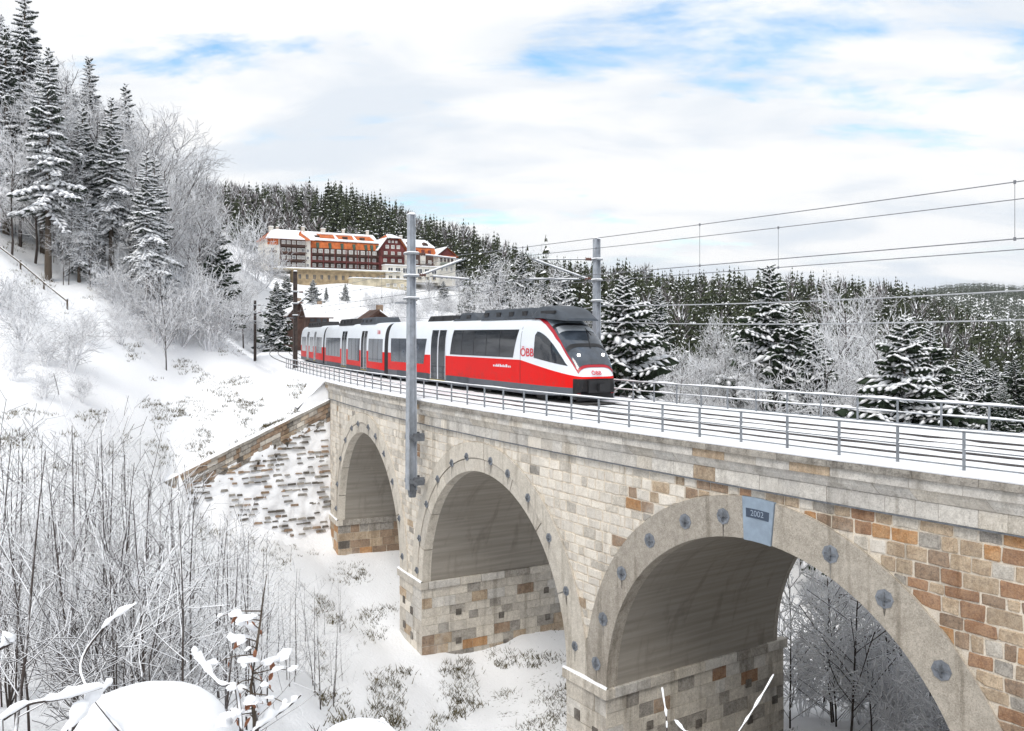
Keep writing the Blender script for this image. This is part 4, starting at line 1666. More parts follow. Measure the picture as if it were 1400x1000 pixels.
def mast(s_, u_, z0, z1, w0, w1, label, mat='mast', arm=None, wall=False, brown=False):
    base = Vector(P(s_, u_, 0))
    sa, su = frame(s_)
    t_ = thing('catenary_mast', label, 'catenary mast', base + Vector((0, 0, z0)), 'catenary masts along the line')
    L = Vector(t_.location)

    def put(m_, n_, mt, sm=False):
        m_.v = [tuple(Vector(v) - L) for v in m_.v]
        return m_.build(n_, mt, t_, sm)
    m_ = MB()
    hbeam(m_, base, sa, su, z0, z1, w0, w1)
    put(m_, 'pole', M[mat])
    m_ = MB()
    m_.box(tuple(base + Vector((0, 0, z1 + .04))), (w1 * 1.1, w1 * 1.1, .1), 0, Matrix((sa, su, Vector((0, 0, 1)))).transposed(), .6)
    put(m_, 'cap_snow', M['snow_soft'])
    FR = Matrix((sa, su, Vector((0, 0, 1)))).transposed()
    if wall:
        for z_, ww in ((-1.9, .72), (-4.25, .8)):
            m_ = MB()
            m_.box(tuple(base + su * .2 + Vector((0, 0, z_))), (ww, .85, .22), 0, FR)
            m_.box(tuple(base + sa * .33 + su * .3 + Vector((0, 0, z_))), (.12, .6, .42), 0, FR)
            m_.box(tuple(base - sa * .33 + su * .3 + Vector((0, 0, z_))), (.12, .6, .42), 0, FR)
            put(m_, 'wall_bracket', M['iron'])
        m_ = MB()
        m_.box(tuple(base + su * .05 + Vector((0, 0, -4.75))), (.42, .5, .75), 0, FR @ Matrix.Rotation(math.pi, 3, 'X'), .6)
        put(m_, 'foot_shoe', M['iron'])
    if arm:
        ut, ins_dir = arm
        U = su * (1 if ut > u_ else -1)
        Lr = abs(ut - u_)
        # bands round the pole
        for z_ in (5.5, 6.7, 7.9):
            m_ = MB()
            m_.box(tuple(base + Vector((0, 0, z_))), (w0 * 1.5, w0 * 1.25, .10), 0, FR)
            put(m_, 'band', M['galv'])
            m_ = MB()
            m_.box(tuple(base + Vector((0, 0, z_ + .07))), (w0 * 1.5, w0 * 1.3, .06), 0, FR, .8)
            put(m_, 'band_snow', M['snow_soft'])
        a0 = base + U * .2
        top = base + U * (Lr + .1) + Vector((0, 0, 7.75))
        for n_, p0, p1, r in (('inclined_tube', a0 + Vector((0, 0, 6.62)), top, .045), ('stay_tube', a0 + Vector((0, 0, 7.9)), top + U * -.4 + Vector((0, 0, -.02)), .028),
                              ('registration_arm', a0 + U * .9 + Vector((0, 0, 6.72)), base + U * (Lr + .5) + Vector((0, 0, 6.62)), .038)):
            m_ = MB()
            m_.tube([p0, p1], r, 7)
            put(m_, n_, M['galv'])
            m_ = MB()
            K = 14
            pts = [p0 + (p1 - p0) * (k / K) + Vector((0, 0, r + .015)) for k in range(1, K)]
            m_.tube(pts, [r * (.75 + .5 * rr.random()) for _ in pts], 6)
            put(m_, 'tube_snow', M['snow_soft'], True)
        m_ = MB()
        m_.tube([base + U * (Lr + .4) + Vector((0, 0, 6.62)), base + U * (Lr - .5) + Vector((0, 0, 6.12))], .02, 6)
        put(m_, 'steady_arm', M['galv'])
        for z_, q in ((6.66, .45), (7.9, .42)):
            m_ = MB()
            p = base + U * q + Vector((0, 0, z_ + (.12 if z_ < 7 else 0)))
            for k in range(5):
                m_.disc(p + U * (.075 * k), U, .09 if k % 2 == 0 else .06, .06, 10)
            put(m_, 'insulator', M['porcelain'])
        # outer bracket carrying the feeder
        m_ = MB()
        m_.box(tuple(base - U * .45 + Vector((0, 0, 5.25))), (.1, .9, .08), 0, FR)
        put(m_, 'feeder_bracket', M['galv'])
    return t_


mast(-10.15, -.5, -4.7, 10.0, .50, .34, 'tall grey steel mast bolted to the viaduct wall in front of the train', arm=(U_NEAR, 1), wall=True)
mast(-8.4, 10.3, -.4, 9.1, .38, .32, 'grey steel mast on the far edge behind the nose of the train', arm=(U_FAR, 1))
mast(-55.5, 1.2, -.3, 10.0, .44, .38, 'dark brown mast at the end of the near railing beside the train tail', 'mast_brown', arm=(U_NEAR, 1))
mast(-99, -.6, -.5, 8.6, .42, .36, 'smaller dark brown mast on the left of the line before the shrubs', 'mast_brown', arm=(U_NEAR, 1))

NODES = {'near': [(-100, U_NEAR), (-55.5, U_NEAR + .2), (-10.15, U_NEAR - .2), (37, U_NEAR - .2), (75, U_NEAR)],
         'far': [(-100, U_FAR), (-54, U_FAR + .2), (-8.4, U_FAR - .2), (37, U_FAR - .3), (75, U_FAR)]}
for key, lab in (('near', 'nearer overhead contact line strung above the empty track'), ('far', 'farther overhead contact line strung above the train')):
    t_ = thing('overhead_line', lab, 'overhead line', group='overhead lines')
    mc, mm = MB(), MB()
    pc, pm = [], []
    nd = NODES[key]
    drop = []
    for (sa_, ua_), (sb_, ub_) in zip(nd[:-1], nd[1:]):
        A, B = Vector(P(sa_, ua_, 0)), Vector(P(sb_, ub_, 0))
        for k in range(16):
            f_ = k / 16
            p = A + (B - A) * f_
            pc.append(p + Vector((0, 0, 6.25)))
            sag = 4 * f_ * (1 - f_)
            pm.append(p + Vector((0, 0, 7.95 - .12 * sag)))
            if k % 4 == 2:
                drop.append((pc[-1], pm[-1]))
    mc.tube(pc, .017, 5)
    mm.tube(pm, .016, 5)
    mc.build('contact_wire', M['wire'], t_)
    mm.build('messenger_wire', M['wire'], t_)
    for a, b in drop:
        d_ = MB()
        d_.tube([a, b], .009, 4)
        d_.disc(a - Vector((0, 0, .05)), (0, 0, 1), .035, .1, 6)
        d_.disc(b - Vector((0, 0, .05)), (0, 0, 1), .035, .1, 6)
        d_.build('dropper', M['wire'], t_)
for lab, uo, za, zb in (('upper feeder cable carried outside the far masts', 10.9, 5.25, 6.1), ('lower feeder cable hanging outside the far masts', 10.8, 4.3, 4.9)):
    pts = []
    for (sa_, sb_, z0, z1) in ((-54, -8.4, za + .2, za), (-8.4, 37, za, zb)):
        A, B = Vector(P(sa_, uo, z0)), Vector(P(sb_, uo, z1))
        for k in range(16):
            f_ = k / 16
            pts.append(A + (B - A) * f_ - Vector((0, 0, .5 * 4 * f_ * (1 - f_))))
    m_ = MB()
    m_.tube(pts, .028, 5)
    tag(m_.build('feeder_cable', M['wire_pale']), lab, 'cable', 'feeder cables')

# ------------------------------------------------------------------ grand hotel on the hillside
M['brick_tile'] = plain('orange_roof_tile', (0.50, 0.13, 0.035), 0.85, 0.3, 0.7, 0.5, 0.1)
M['timber'] = plain('dark_brown_timber', (0.085, 0.045, 0.033), 0.85, 0.35, 0.6)
M['redwood'] = plain('red_brown_boarding', (0.15, 0.035, 0.032), 0.85, 0.3, 0.6)
M['plaster'] = plain('white_plaster', (0.66, 0.63, 0.57), 0.9, 0.12, 0.4)
M['cream'] = plain('cream_plaster', (0.52, 0.46, 0.34), 0.9, 0.3, 0.35)
M['ochre'] = plain('ochre_basement', (0.34, 0.26, 0.16), 0.9, 0.35, 0.5)
M['pane'] = plain('window_pane', (0.08, 0.085, 0.095), 0.2, 0.3, 0.5)
M['frame_white'] = plain('white_window_frame', (0.78, 0.77, 0.74), 0.7, 0.05, 1.0)
M['green'] = plain('green_shutter', (0.06, 0.10, 0.07), 0.8, 0.2, 1.0)

HO = Vector(W(366, 366, 300))
HA = Vector((.869, .493, 0)).normalized()
HB = Vector((-HA.y, HA.x, 0))
hot = thing('grand_hotel', 'large hillside hotel with orange tiled roofs, dark timber balconies and snow', 'hotel', HO)
FRH = Matrix((HA, HB, Vector((0, 0, 1)))).transposed()
hot.rotation_euler = FRH.to_euler()


def hbox(name, a0, a1, b0, b1, h0, h1, mat, parent=None):
    m_ = MB()
    m_.box(((a0 + a1) / 2, (b0 + b1) / 2, (h0 + h1) / 2), (a1 - a0, b1 - b0, h1 - h0))
    return m_.build(name, M[mat], parent or hot)


_wcache = {}


def hwin(a, b, h, w=1.3, hh=1.5, frame_='frame_white', pane_='pane'):
    key = (w, hh, frame_, pane_)
    if key not in _wcache:
        m_ = MB()
        t_ = .16
        m_.box((0, 0, hh / 2 - t_ / 2), (w, .16, t_))
        m_.box((0, 0, -hh / 2 + t_ / 2), (w, .16, t_))
        for q in (-1, 1):
            m_.box((q * (w / 2 - t_ / 2), 0, 0), (t_, .16, hh - 2 * t_))
        m_.box((0, 0, 0), (.1, .12, hh - 2 * t_))
        f_ = m_.build('window', M[frame_], hot)
        m2 = MB()
        m2.box((0, .05, 0), (w - .2, .06, hh - .2))
        p_ = m2.build('pane', M[pane_], f_)
        _wcache[key] = (f_.data, p_.data)
        f_.location = (a, b, h)
        return
    f_ = link('window', _wcache[key][0], hot)
    f_.location = (a, b, h)
    link('pane', _wcache[key][1], f_)


M['curtain'] = plain('pale_curtained_pane', (0.42, 0.40, 0.37), 0.4, 0.25, 0.8)


def roof(name, poly_rows, mat='brick_tile', parent=None):
    m_ = MB()
    for r_ in poly_rows:
        m_.poly(r_)
    return m_.build(name, M[mat], parent or hot)


def balcony(a0, a1, b, h, mat='timber'):
    m_ = MB()
    m_.box(((a0 + a1) / 2, b - .55, h), (a1 - a0, 1.1, .14))
    m_.box(((a0 + a1) / 2, b - 1.08, h + .5), (a1 - a0, .08, .12))
    n = int((a1 - a0) / .45)
    for k in range(n + 1):
        m_.box((a0 + (a1 - a0) * k / n, b - 1.08, h + .25), (.2, .06, .46))
    m_.build('balcony', M[mat], hot)


def snowslab(pts, t_=.28, name='roof_snow', parent=None):
    m_ = MB()
    top = [(p[0], p[1] - .12, p[2] + t_) for p in pts]
    bot = [(p[0], p[1] - .02, p[2] + .02) for p in pts]
    m_.poly(top)
    n = len(pts)
    for k in range(n):
        m_.quad(bot[k], bot[(k + 1) % n], top[(k + 1) % n], top[k])
    m_.build(name, M['snow'], parent or hot)


# left pavilion
hbox('pavilion_wall', 0, 15, 0, 14, -1, 10.2, 'plaster')
hbox('timber_bay', 4.2, 13, -.5, 0, -.5, 10.1, 'timber')
hbox('tile_hanging', -.1, 3.6, -.12, 0, 8.0, 10.2, 'brick_tile')
for k in range(4):
    h = 1.3 + 2.55 * k
    for a in (5.3, 7.1, 8.9, 10.7, 12.2):
        hwin(a, -.6, h, 1.25, 1.35, pane_='curtain' if (a * 7 + k) % 3 > .8 else 'pane')
    balcony(4.2, 13, -.5, h - 1.25)
for k in range(3):
    h = 1.3 + 2.55 * k
    hwin(1.6, -.1, h, 1.2, 1.3)
    hwin(14.0, -.1, h, 1.0, 1.3)
    balcony(.4, 2.8, 0, h - 1.0)
roof('pavilion_roof', [[(-1, -1.4, 10.0), (16, -1.4, 10.0), (13.5, 6.5, 13.9), (3.2, 6.5, 13.9)], [(-1, -1.4, 10.0), (3.2, 6.5, 13.9), (-1, 15, 10.0)], [(16, -1.4, 10), (16, 15, 10), (13.5, 6.5, 13.9)],
                       [(-1, 15, 10), (3.2, 6.5, 13.9), (13.5, 6.5, 13.9), (16, 15, 10)], [(-1, -1.4, 10.0), (-1, 15, 10), (16, 15, 10), (16, -1.4, 10)]])
snowslab([(-1.1, -1.5, 10.0), (12.6, -1.5, 10.0), (11.2, 2.0, 11.7), (12.4, 5.2, 13.2), (13.4, 6.6, 13.9), (3.1, 6.6, 13.9)])
snowslab([(14.6, -1.5, 10.0), (16.1, -1.5, 10.0), (13.6, 6.6, 13.9), (13.0, 4.4, 12.9)])
# main wing with steep orange mansard band
hbox('main_wall', 15, 41, 1.0, 14, -1, 8.0, 'timber')
roof('mansard_band', [[(15, .6, 7.7), (41, .6, 7.7), (41, 1.9, 10.5), (15, 1.9, 10.5)]])
hbox('upper_wall_strip', 15, 41, .8, 1.0, 5.7, 7.6, 'timber')
for k in range(11):
    a = 16.6 + 2.25 * k
    hwin(a, .7, 6.6, 1.45, 1.5, pane_='curtain')
    if k % 2 == 0 or k > 7:
        hbox('dormer_panel', a + .75, a + 1.6, .35, 1.6, 7.7, 9.6, 'green')
    for h in (1.5, 4.0):
        hwin(a, .9, h, 1.2, 1.35, pane_='curtain' if (k * 5 + int(h)) % 3 else 'pane')
for h in (.3, 2.8, 5.3):
    balcony(15.2, 40.8, 1.0, h, 'timber' if h != 2.8 else 'redwood')
for k in range(7):
    hbox('timber_post', 15.3 + 4.2 * k, 15.55 + 4.2 * k, -.15, .05, -.4, 7.6, 'redwood')
roof('main_roof', [[(15, 1.6, 10.4), (41, 1.6, 10.4), (41, 8, 14.0), (15, 8, 14.0)], [(15, 8, 14.0), (41, 8, 14.0), (41, 15, 10), (15, 15, 10)]])
snowslab([(14.8, 1.3, 10.4), (41.2, 1.3, 10.4), (41.2, 2.6, 10.95), (14.8, 3.0, 11.15)], .35)
for a0, a1, a2, a3 in ((14.9, 19.4, 18.6, 14.9), (25.0, 26.2, 25.8, 25.4), (32.2, 33.2, 33.0, 32.5), (40.2, 41.2, 41.2, 39.4)):
    snowslab([(a0, 2.7, 11.0), (a1, 2.7, 11.0), (a2, 7.3, 13.6), (a3, 7.3, 13.6)])
snowslab([(14.9, 6.7, 13.27), (41.1, 6.7, 13.27), (41.1, 8.1, 14.0), (14.9, 8.1, 14.0)])
for a in (18.5, 29, 35.5):
    hbox('roof_dormer', a - .8, a + .8, 3.4, 5.5, 11.6, 12.5, 'timber')
# gabled centre
hbox('gable_wall', 41, 50.5, -.4, 14, -1, 8.2, 'redwood')
m_ = MB()
m_.poly([(40.6, -.4, 8.2), (50.9, -.4, 8.2), (48.2, -.4, 12.0), (43.4, -.4, 12.0)])
m_.poly([(40.6, 0, 8.2), (43.4, 0, 12.0), (48.2, 0, 12.0), (50.9, 0, 8.2)])
m_.build('gable_face', M['redwood'], hot)
for h, AA in ((1.4, (42.8, 45.8, 48.6)), (4.2, (42.8, 45.8, 48.6)), (6.9, (43, 45.8, 48.4)), (9.3, (43.6, 45.8, 48.0)), (11.2, (44.4, 45.8, 47.2))):
    for a in AA:
        hwin(a, -.5, h, 1.3 if h < 10 else .8, 1.3 if h < 10 else .8, pane_='curtain')
for h in (.2, 3.0, 5.7):
    balcony(41.6, 50, -.4, h)
roof('gable_roof', [[(39.6, -1.6, 7.6), (43.2, -1.6, 12.4), (43.2, 10, 12.4), (39.6, 10, 7.6)], [(51.9, -1.6, 7.6), (51.9, 10, 7.6), (48.4, 10, 12.4), (48.4, -1.6, 12.4)],
                    [(43.2, -1.6, 12.4), (48.4, -1.6, 12.4), (47, 3.5, 14.1), (44.6, 3.5, 14.1)], [(43.2, -1.6, 12.4), (44.6, 3.5, 14.1), (43.2, 10, 12.4)], [(48.4, -1.6, 12.4), (48.4, 10, 12.4), (47, 3.5, 14.1)]])
snowslab([(39.5, -1.8, 7.6), (43.1, -1.8, 12.4), (43.1, 9, 12.4), (39.5, 9, 7.6)], .3)
snowslab([(52.0, -1.8, 7.6), (52.0, 9, 7.6), (48.5, 9, 12.4), (48.5, -1.8, 12.4)][::-1], .3)
snowslab([(43.1, -1.8, 12.4), (48.5, -1.8, 12.4), (47, 3.4, 14.1), (44.6, 3.4, 14.1)], .3)
# right wing
hbox('right_wall', 50.5, 63.5, .5, 13, -1, 7.4, 'plaster')
hbox('right_bay', 54, 57, .1, .5, -.5, 7.2, 'timber')
hbox('right_bay', 59.5, 62.5, .1, .5, -.5, 7.2, 'timber')
roof('right_mansard', [[(50.5, .1, 7.2), (63.6, .1, 7.2), (63.6, 1.6, 9.9), (50.5, 1.6, 9.9)]])
for a in (52.2, 55.5, 58.3, 61):
    for h in (1.3, 4.2):
        hwin(a, .05, h, 1.3, 1.5, pane_='curtain' if a > 57 else 'pane')
    hbox('roof_panel', a - .5, a + .5, .0, 1.2, 7.4, 8.8, 'redwood')
balcony(54, 62.5, .3, 2.9)
roof('right_roof', [[(50.5, 1.4, 9.8), (63.6, 1.4, 9.8), (62, 7, 13), (50.5, 7, 13)], [(63.6, 1.4, 9.8), (63.6, 13, 9.8), (62, 7, 13)]])
snowslab([(50.4, 1.2, 9.8), (63.7, 1.2, 9.8), (62.1, 7.1, 13), (50.4, 7.1, 13)], .4)
for a in (53.5, 60):
    m_ = MB()
    m_.tube([(a, 1.8, 10.6), (a, 3.6, 11.3)], [1.1, .9], 12)
    m_.build('eyebrow_dormer', M['timber'], hot)
# end tower
hbox('tower_wall', 63.5, 71, -1.6, 10, -4.5, 6.8, 'plaster')
roof('tower_roof', [[(62.6, -2.6, 6.5), (67.2, -2.2, 10.0), (67.2, 11, 10.0), (62.6, 11, 6.5)], [(71.9, -2.6, 6.5), (71.9, 11, 6.5), (67.2, 11, 10.0), (67.2, -2.2, 10.0)]])
m_ = MB()
m_.poly([(63.4, -1.7, 6.6), (71.1, -1.7, 6.6), (67.2, -1.7, 9.6)])
m_.build('tower_gable', M['redwood'], hot)
snowslab([(62.4, -2.8, 6.5), (67.1, -2.4, 10.0), (67.1, 10, 10.0), (62.4, 10, 6.5)], .35)
hbox('tower_apron', 63.2, 71.3, -2.0, -1.6, 6.2, 6.9, 'brick_tile')
for a in (65, 66.5, 68, 69.5):
    hwin(a, -1.7, 5.3, .9, 1.4, 'timber', 'pane')
balcony(64.4, 70.2, -1.6, 3.6, 'green')
for a in (65.2, 67.2, 69.2):
    for h in (1.8, -1.4):
        hwin(a, -1.7, h, 1.0, 1.6)
# terrace, basement and lower annex
hbox('terrace_slab', 1.5, 47, -5, 1, -.6, -.25, 'cream')
hbox('terrace_snow', 1.4, 47.1, -5.1, -1.2, -.25, .12, 'snow')
hbox('basement_wall', 8, 47, -4, 1, -6.0, -.6, 'ochre')
for k in range(13):
    hwin(10 + 2.6 * k, -4.05, -3.0, 1.2, 1.9, 'ochre', 'pane')
hbox('glazed_hall', 41.5, 63, -4.4, -.4, -3.6, 2.2, 'plaster')
for k in range(7):
    hwin(43.3 + 2.9 * k, -4.5, .4, 2.1, 2.0, 'frame_white', 'pane')
    hwin(43.3 + 2.9 * k, -4.5, -2.2, 1.5, 1.3, 'cream', 'pane')
hbox('hall_snow', 41.3, 63.2, -4.7, -.5, 2.2, 2.5, 'snow')
hbox('lower_wing', 27.5, 51, -9, -4, -12.5, -3.2, 'cream')
hbox('lower_wing_snow', 27.3, 51.2, -9.3, -4, -3.2, -2.9, 'snow')
for k in range(8):
    hwin(29.5 + 2.75 * k, -9.05, -9.0, 1.6, 2.0, 'cream', 'pane')
    if k > 3:
        hwin(29.5 + 2.75 * k, -9.05, -5.4, 1.2, 1.2, 'frame_white', 'curtain')
for a, b, h, w in ((2.6, 6, 14.0, 1.3), (5.6, 9, 14.4, .8), (14.6, 8, 14.8, 1.0), (22, 8, 14.6, 1.4), (30, 9, 14.8, .9), (39, 8, 14.8, .9), (52, 7, 13.6, 1.0), (57.5, 7.4, 13.6, .8), (71, 4, 8.6, .7)):
    m_ = MB()
    m_.box((a, b, h - .9), (w, w, 3.2))
    m_.box((a, b, h + .8), (w * 1.25, w * 1.25, .25))
    ch = m_.build('chimney', M['plaster'], hot)
    m_ = MB()
    m_.box((a, b, h + 1.03), (w * 1.2, w * 1.2, .22), 0, None, .7)
    m_.build('chimney_snow', M['snow'], ch)


def house(px, py, d, w, dp, hw_, hr, rz, wall, label, dark_roof=False):
    c = W(px, py, d)
    t_ = thing('small_house', label, 'house', c, 'small houses below the hotel', rz)
    m_ = MB()
    m_.box((0, 0, hw_ / 2 - 3), (w, dp, hw_ + 6))
    m_.build('wall', wall, t_)
    m_ = MB()
    for s_ in (-1, 1):
        m_.poly([(s_ * w / 2, -dp / 2, hw_), (s_ * w / 2, dp / 2, hw_), (s_ * w / 2, 0, hw_ + hr)])
    m_.build('gable', M['timber'], t_)
    for s_ in (-1, 1):
        for nm, mt, e, lift, th in (('roof', M['timber'], .7, 0, .18), ('roof_snow', M['snow'] if not dark_roof or s_ > 0 else M['timber'], .66, .19, .22)):
            m_ = MB()
            a = (s_ * -1)
            p0 = [(-w / 2 - e, s_ * (dp / 2 + e), hw_ - e * hr / (dp / 2) + lift), (w / 2 + e, s_ * (dp / 2 + e), hw_ - e * hr / (dp / 2) + lift), (w / 2 + e, 0, hw_ + hr + lift), (-w / 2 - e, 0, hw_ + hr + lift)]
            m_.hexa([*p0, *[(q[0], q[1], q[2] + th) for q in p0]])
            m_.build(nm, mt, t_)
    for k in range(3):
        m_ = MB()
        m_.box((-w / 2 + w * (k + .7) / 3.4, -dp / 2 - .03, hw_ * .55), (.9, .1, 1.1))
        m_.build('window', M['pane'], t_)
    m_ = MB()
    m_.box((w * .2, dp * .12, hw_ + hr + .2), (.8, .8, 1.8))
    m_.build('chimney', STONES['brown'], t_)
    return t_


house(432, 442, 168, 4.0, 4.6, 1.4, 1.8, math.radians(25), M['timber'], 'small dark house with snowy pitched roof behind the train tail')
house(404, 440, 182, 3, 4, 1.6, 2.2, math.radians(-55), M['timber'], 'narrow dark gabled house left of the snowy roofed house')
house(512, 449, 128, 3.4, 4.4, .8, 1.5, math.radians(-62), M['timber'], 'low dark shed with a wide gable just above the train roof', True)

# ------------------------------------------------------------------ vegetation: generators
def blob(m_, c, ax, L, w, h, rnd, mat):
    """snow pad: flat irregular lens lying along ax"""
    ax = Vector(ax)
    if ax.length < 1e-6:
        ax = Vector((1, 0, 0))
    ax.normalize()
    sd = ax.cross(Vector((0, 0, 1)))
    if sd.length < .05:
        sd = Vector((0, 1, 0))
    sd.normalize()
    up = sd.cross(ax)
    i = len(m_.v)
    pts = []
    for k in range(6):
        a = k * math.pi / 3 + rnd.uniform(-.25, .25)
        q = rnd.uniform(.75, 1.15)
        pts.append(c + ax * (math.cos(a) * L * .5 * q) + sd * (math.sin(a) * w * .5 * q))
    m_.v += [tuple(p) for p in pts]
    m_.v.append(tuple(c + up * h + ax * rnd.uniform(-.2, .2) * L * .3))
    m_.v.append(tuple(c - up * h * .25))
    for k in range(6):
        m_.f.append((i + k, i + (k + 1) % 6, i + 6))
        m_.f.append((i + (k + 1) % 6, i + k, i + 7))
        m_.mi += [mat, mat]


def spruce(seed, nwh=24, nb=7, width=.2, snow=.62, low=.06, droop=.5, fat=1.0):
    """crown of a spruce one unit high: needle sprays (slot 0) and snow pads (slot 1); returns trunk, needles, snow"""
    r = random.Random(seed)
    tr, nd, sn = MB(), MB(), MB()
    tr.tube([(0, 0, -.06), (0, 0, .02), (.002, 0, .5), (0, 0, .97)], [.019, .015, .009, .002], 7)
    tot = nwh * nb
    for k in range(tot):
        if True:
            f_ = (k + r.random()) / tot
            z_ = low + (.985 - low) * f_ ** .9
            rel = max(0.0, 1 - (z_ - low) / (1 - low))
            Lm = width * (rel ** .8) * (1.0 if rel < .92 else .8) * (1 + .22 * math.sin(z_ * 61 + seed)) + .012
            if r.random() < .05:
                continue
            a = k * 2.39996 + r.uniform(-.5, .5)
            L = Lm * r.uniform(.55, 1.2)
            d = Vector((math.cos(a), math.sin(a), 0))
            tip = .42 * (1 - rel) ** 1.5 - droop * rel ** .6 * r.uniform(.5, 1.3)
            pts = []
            for q in range(6):
                g = q / 5
                pts.append(Vector((0, 0, z_)) + d * (L * g) + Vector((0, 0, L * (tip * g + .18 * g * g * (1 if rel > .3 else 0)))))
            sd = Vector((-d.y, d.x, 0))
            for q in range(1, 6):
                p = pts[q]
                g = q / 5
                al = (pts[q] - pts[q - 1]).normalized()
                sp = L * (.46 - .26 * g) * r.uniform(.7, 1.2)
                # drooping side sprays and a forward spray
                for sg in (-1, 1):
                    e = p + sd * (sg * sp) + d * (sp * .55) - Vector((0, 0, sp * r.uniform(.25, .6)))
                    w = L * .11
                    nd.poly([tuple(pts[q - 1] * .6 + p * .4), tuple(p + al * w), tuple(e), tuple((pts[q - 1] + e) / 2 - Vector((0, 0, w * .9)))], 0)
                    if r.random() < snow:
                        blob(sn, (p * .45 + e * .55) + Vector((0, 0, .004)), (e - p), sp * r.uniform(.9, 1.4), sp * .42 * fat, sp * .13 * fat + .0015, r, 0)
                nd.poly([tuple(p - Vector((0, 0, L * .02))), tuple(p + sd * L * .05), tuple(p - Vector((0, 0, L * r.uniform(.1, .22))) + d * L * .05), tuple(p - sd * L * .05)], 0)
                if r.random() < snow + .15:
                    blob(sn, (pts[q] + pts[q - 1]) / 2 + Vector((0, 0, L * .025)), al, L * r.uniform(.3, .48), L * r.uniform(.10, .18) * fat * (1.15 - .4 * g), L * .045 * fat + .0015, r, 0)
    return tr, nd, sn


def prism(m_, p, q, r0, r1, n, mat):
    d = q - p
    if d.length < 1e-6:
        return
    d = d.normalized()
    a = d.cross(Vector((.31, .2, .93)))
    if a.length < .05:
        a = d.cross(Vector((1, 0, 0)))
    a.normalize()
    b = a.cross(d)
    i = len(m_.v)
    for c, r in ((p, r0), (q, r1)):
        for k in range(n):
            t_ = 6.28318 * k / n
            v = c + (a * math.cos(t_) + b * math.sin(t_)) * r
            m_.v.append((v.x, v.y, v.z))
    for k in range(n):
        k2 = (k + 1) % n
        m_.f.append((i + k, i + k2, i + n + k2, i + n + k))
        m_.mi.append(mat)


def limb(m_, rnd, p, d, L, r0, lev, maxlev, nch, bend, up, mat_by_lev, twig=.005, sp=(.35, 1.0), segs=None):
    """a branch of several segments carrying side branches"""
    n = segs or (6 if lev == 0 else 4 if lev == 1 else 3 if lev == 2 else 2)
    pts = [p]
    dirs = [d.normalized()]
    for k in range(n):
        v = dirs[-1] + Vector((rnd.gauss(0, bend), rnd.gauss(0, bend), rnd.gauss(0, bend) + up))
        v.normalize()
        dirs.append(v)
        pts.append(pts[-1] + v * (L / n))
    ns = 6 if lev == 0 else 4 if lev == 1 else 3
    for k in range(n):
        ra, rb = r0 * (1 - k / n * .8), r0 * (1 - (k + 1) / n * .8)
        prism(m_, pts[k], pts[k + 1], max(ra, twig), max(rb, twig), ns, mat_by_lev[min(lev, len(mat_by_lev) - 1)])
    if lev >= maxlev:
        return
    c = nch[lev]
    for k in range(c):
        g = sp[0] + (sp[1] - sp[0]) * (k + rnd.random()) / c if lev == 0 else .2 + .8 * (k + rnd.random()) / c
        g = min(g, .999)
        i = int(g * n)
        f_ = g * n - i
        q = pts[i] + (pts[i + 1] - pts[i]) * f_
        dd = dirs[i + 1]
        a = rnd.random() * 6.283
        s1 = dd.cross(Vector((math.cos(a), math.sin(a), .3)))
        if s1.length < .1:
            continue
        s1.normalize()
        ang = rnd.uniform(.55, 1.05) if lev else rnd.uniform(.6, 1.1)
        nd_ = dd * math.cos(ang) + s1 * math.sin(ang)
        l2 = L * (rnd.uniform(.34, .52) if lev else rnd.uniform(.26, .44) * (1.25 - .75 * (g - sp[0]) / (1 - sp[0] + .01)))
        limb(m_, rnd, q, nd_, l2, r0 * .45 * (1.1 - .5 * g), lev + 1, maxlev, nch, bend * 1.15, up * .8, mat_by_lev, twig, sp)


def decid(seed, h=12.0, spread=1.0, nch=(24, 7, 5), maxlev=3, r0=.16, low=.3, twig=.012, up=.05):
    r = random.Random(seed)
    m_ = MB()
    limb(m_, r, Vector((0, 0, -.4)), Vector((r.uniform(-.06, .06), r.uniform(-.06, .06), 1)), h, r0, 0, maxlev, nch, .05, up, [0, 0, 1, 1], twig, (low, 1.0))
    return m_


def bush(seed, h=2.5, stems=12, twig=.008, lean=.55):
    r = random.Random(seed)
    m_ = MB()
    for k in range(stems):
        a = r.random() * 6.28
        t_ = r.uniform(.05, lean)
        d = Vector((math.cos(a) * t_, math.sin(a) * t_, 1)).normalized()
        limb(m_, r, Vector((math.cos(a) * .12, math.sin(a) * .12, -.15)), d, h * r.uniform(.65, 1.1), .022, 1, 3, (0, 8, 5), .17, .05, [0, 0, 1, 1], twig)
    return m_


def sapling(seed, h=4.5, twig=.006, n=15, r0=.028):
    r = random.Random(seed)
    m_ = MB()
    limb(m_, r, Vector((0, 0, -.2)), Vector((r.uniform(-.07, .07), r.uniform(-.07, .07), 1)), h, r0, 0, 2, (n, 3), .035, .05, [0, 1, 1], twig, (.12, .97))
    return m_


MESH = {}


def proto(key, builder, mats, smooth=True):
    me = bpy.data.meshes.new(key)
    me.from_pydata(builder.v, [], builder.f)
    for q in mats:
        me.materials.append(q)
    if len(mats) > 1:
        me.polygons.foreach_set('material_index', builder.mi)
    if smooth:
        me.polygons.foreach_set('use_smooth', [True] * len(me.polygons))
    me.update()
    MESH[key] = me


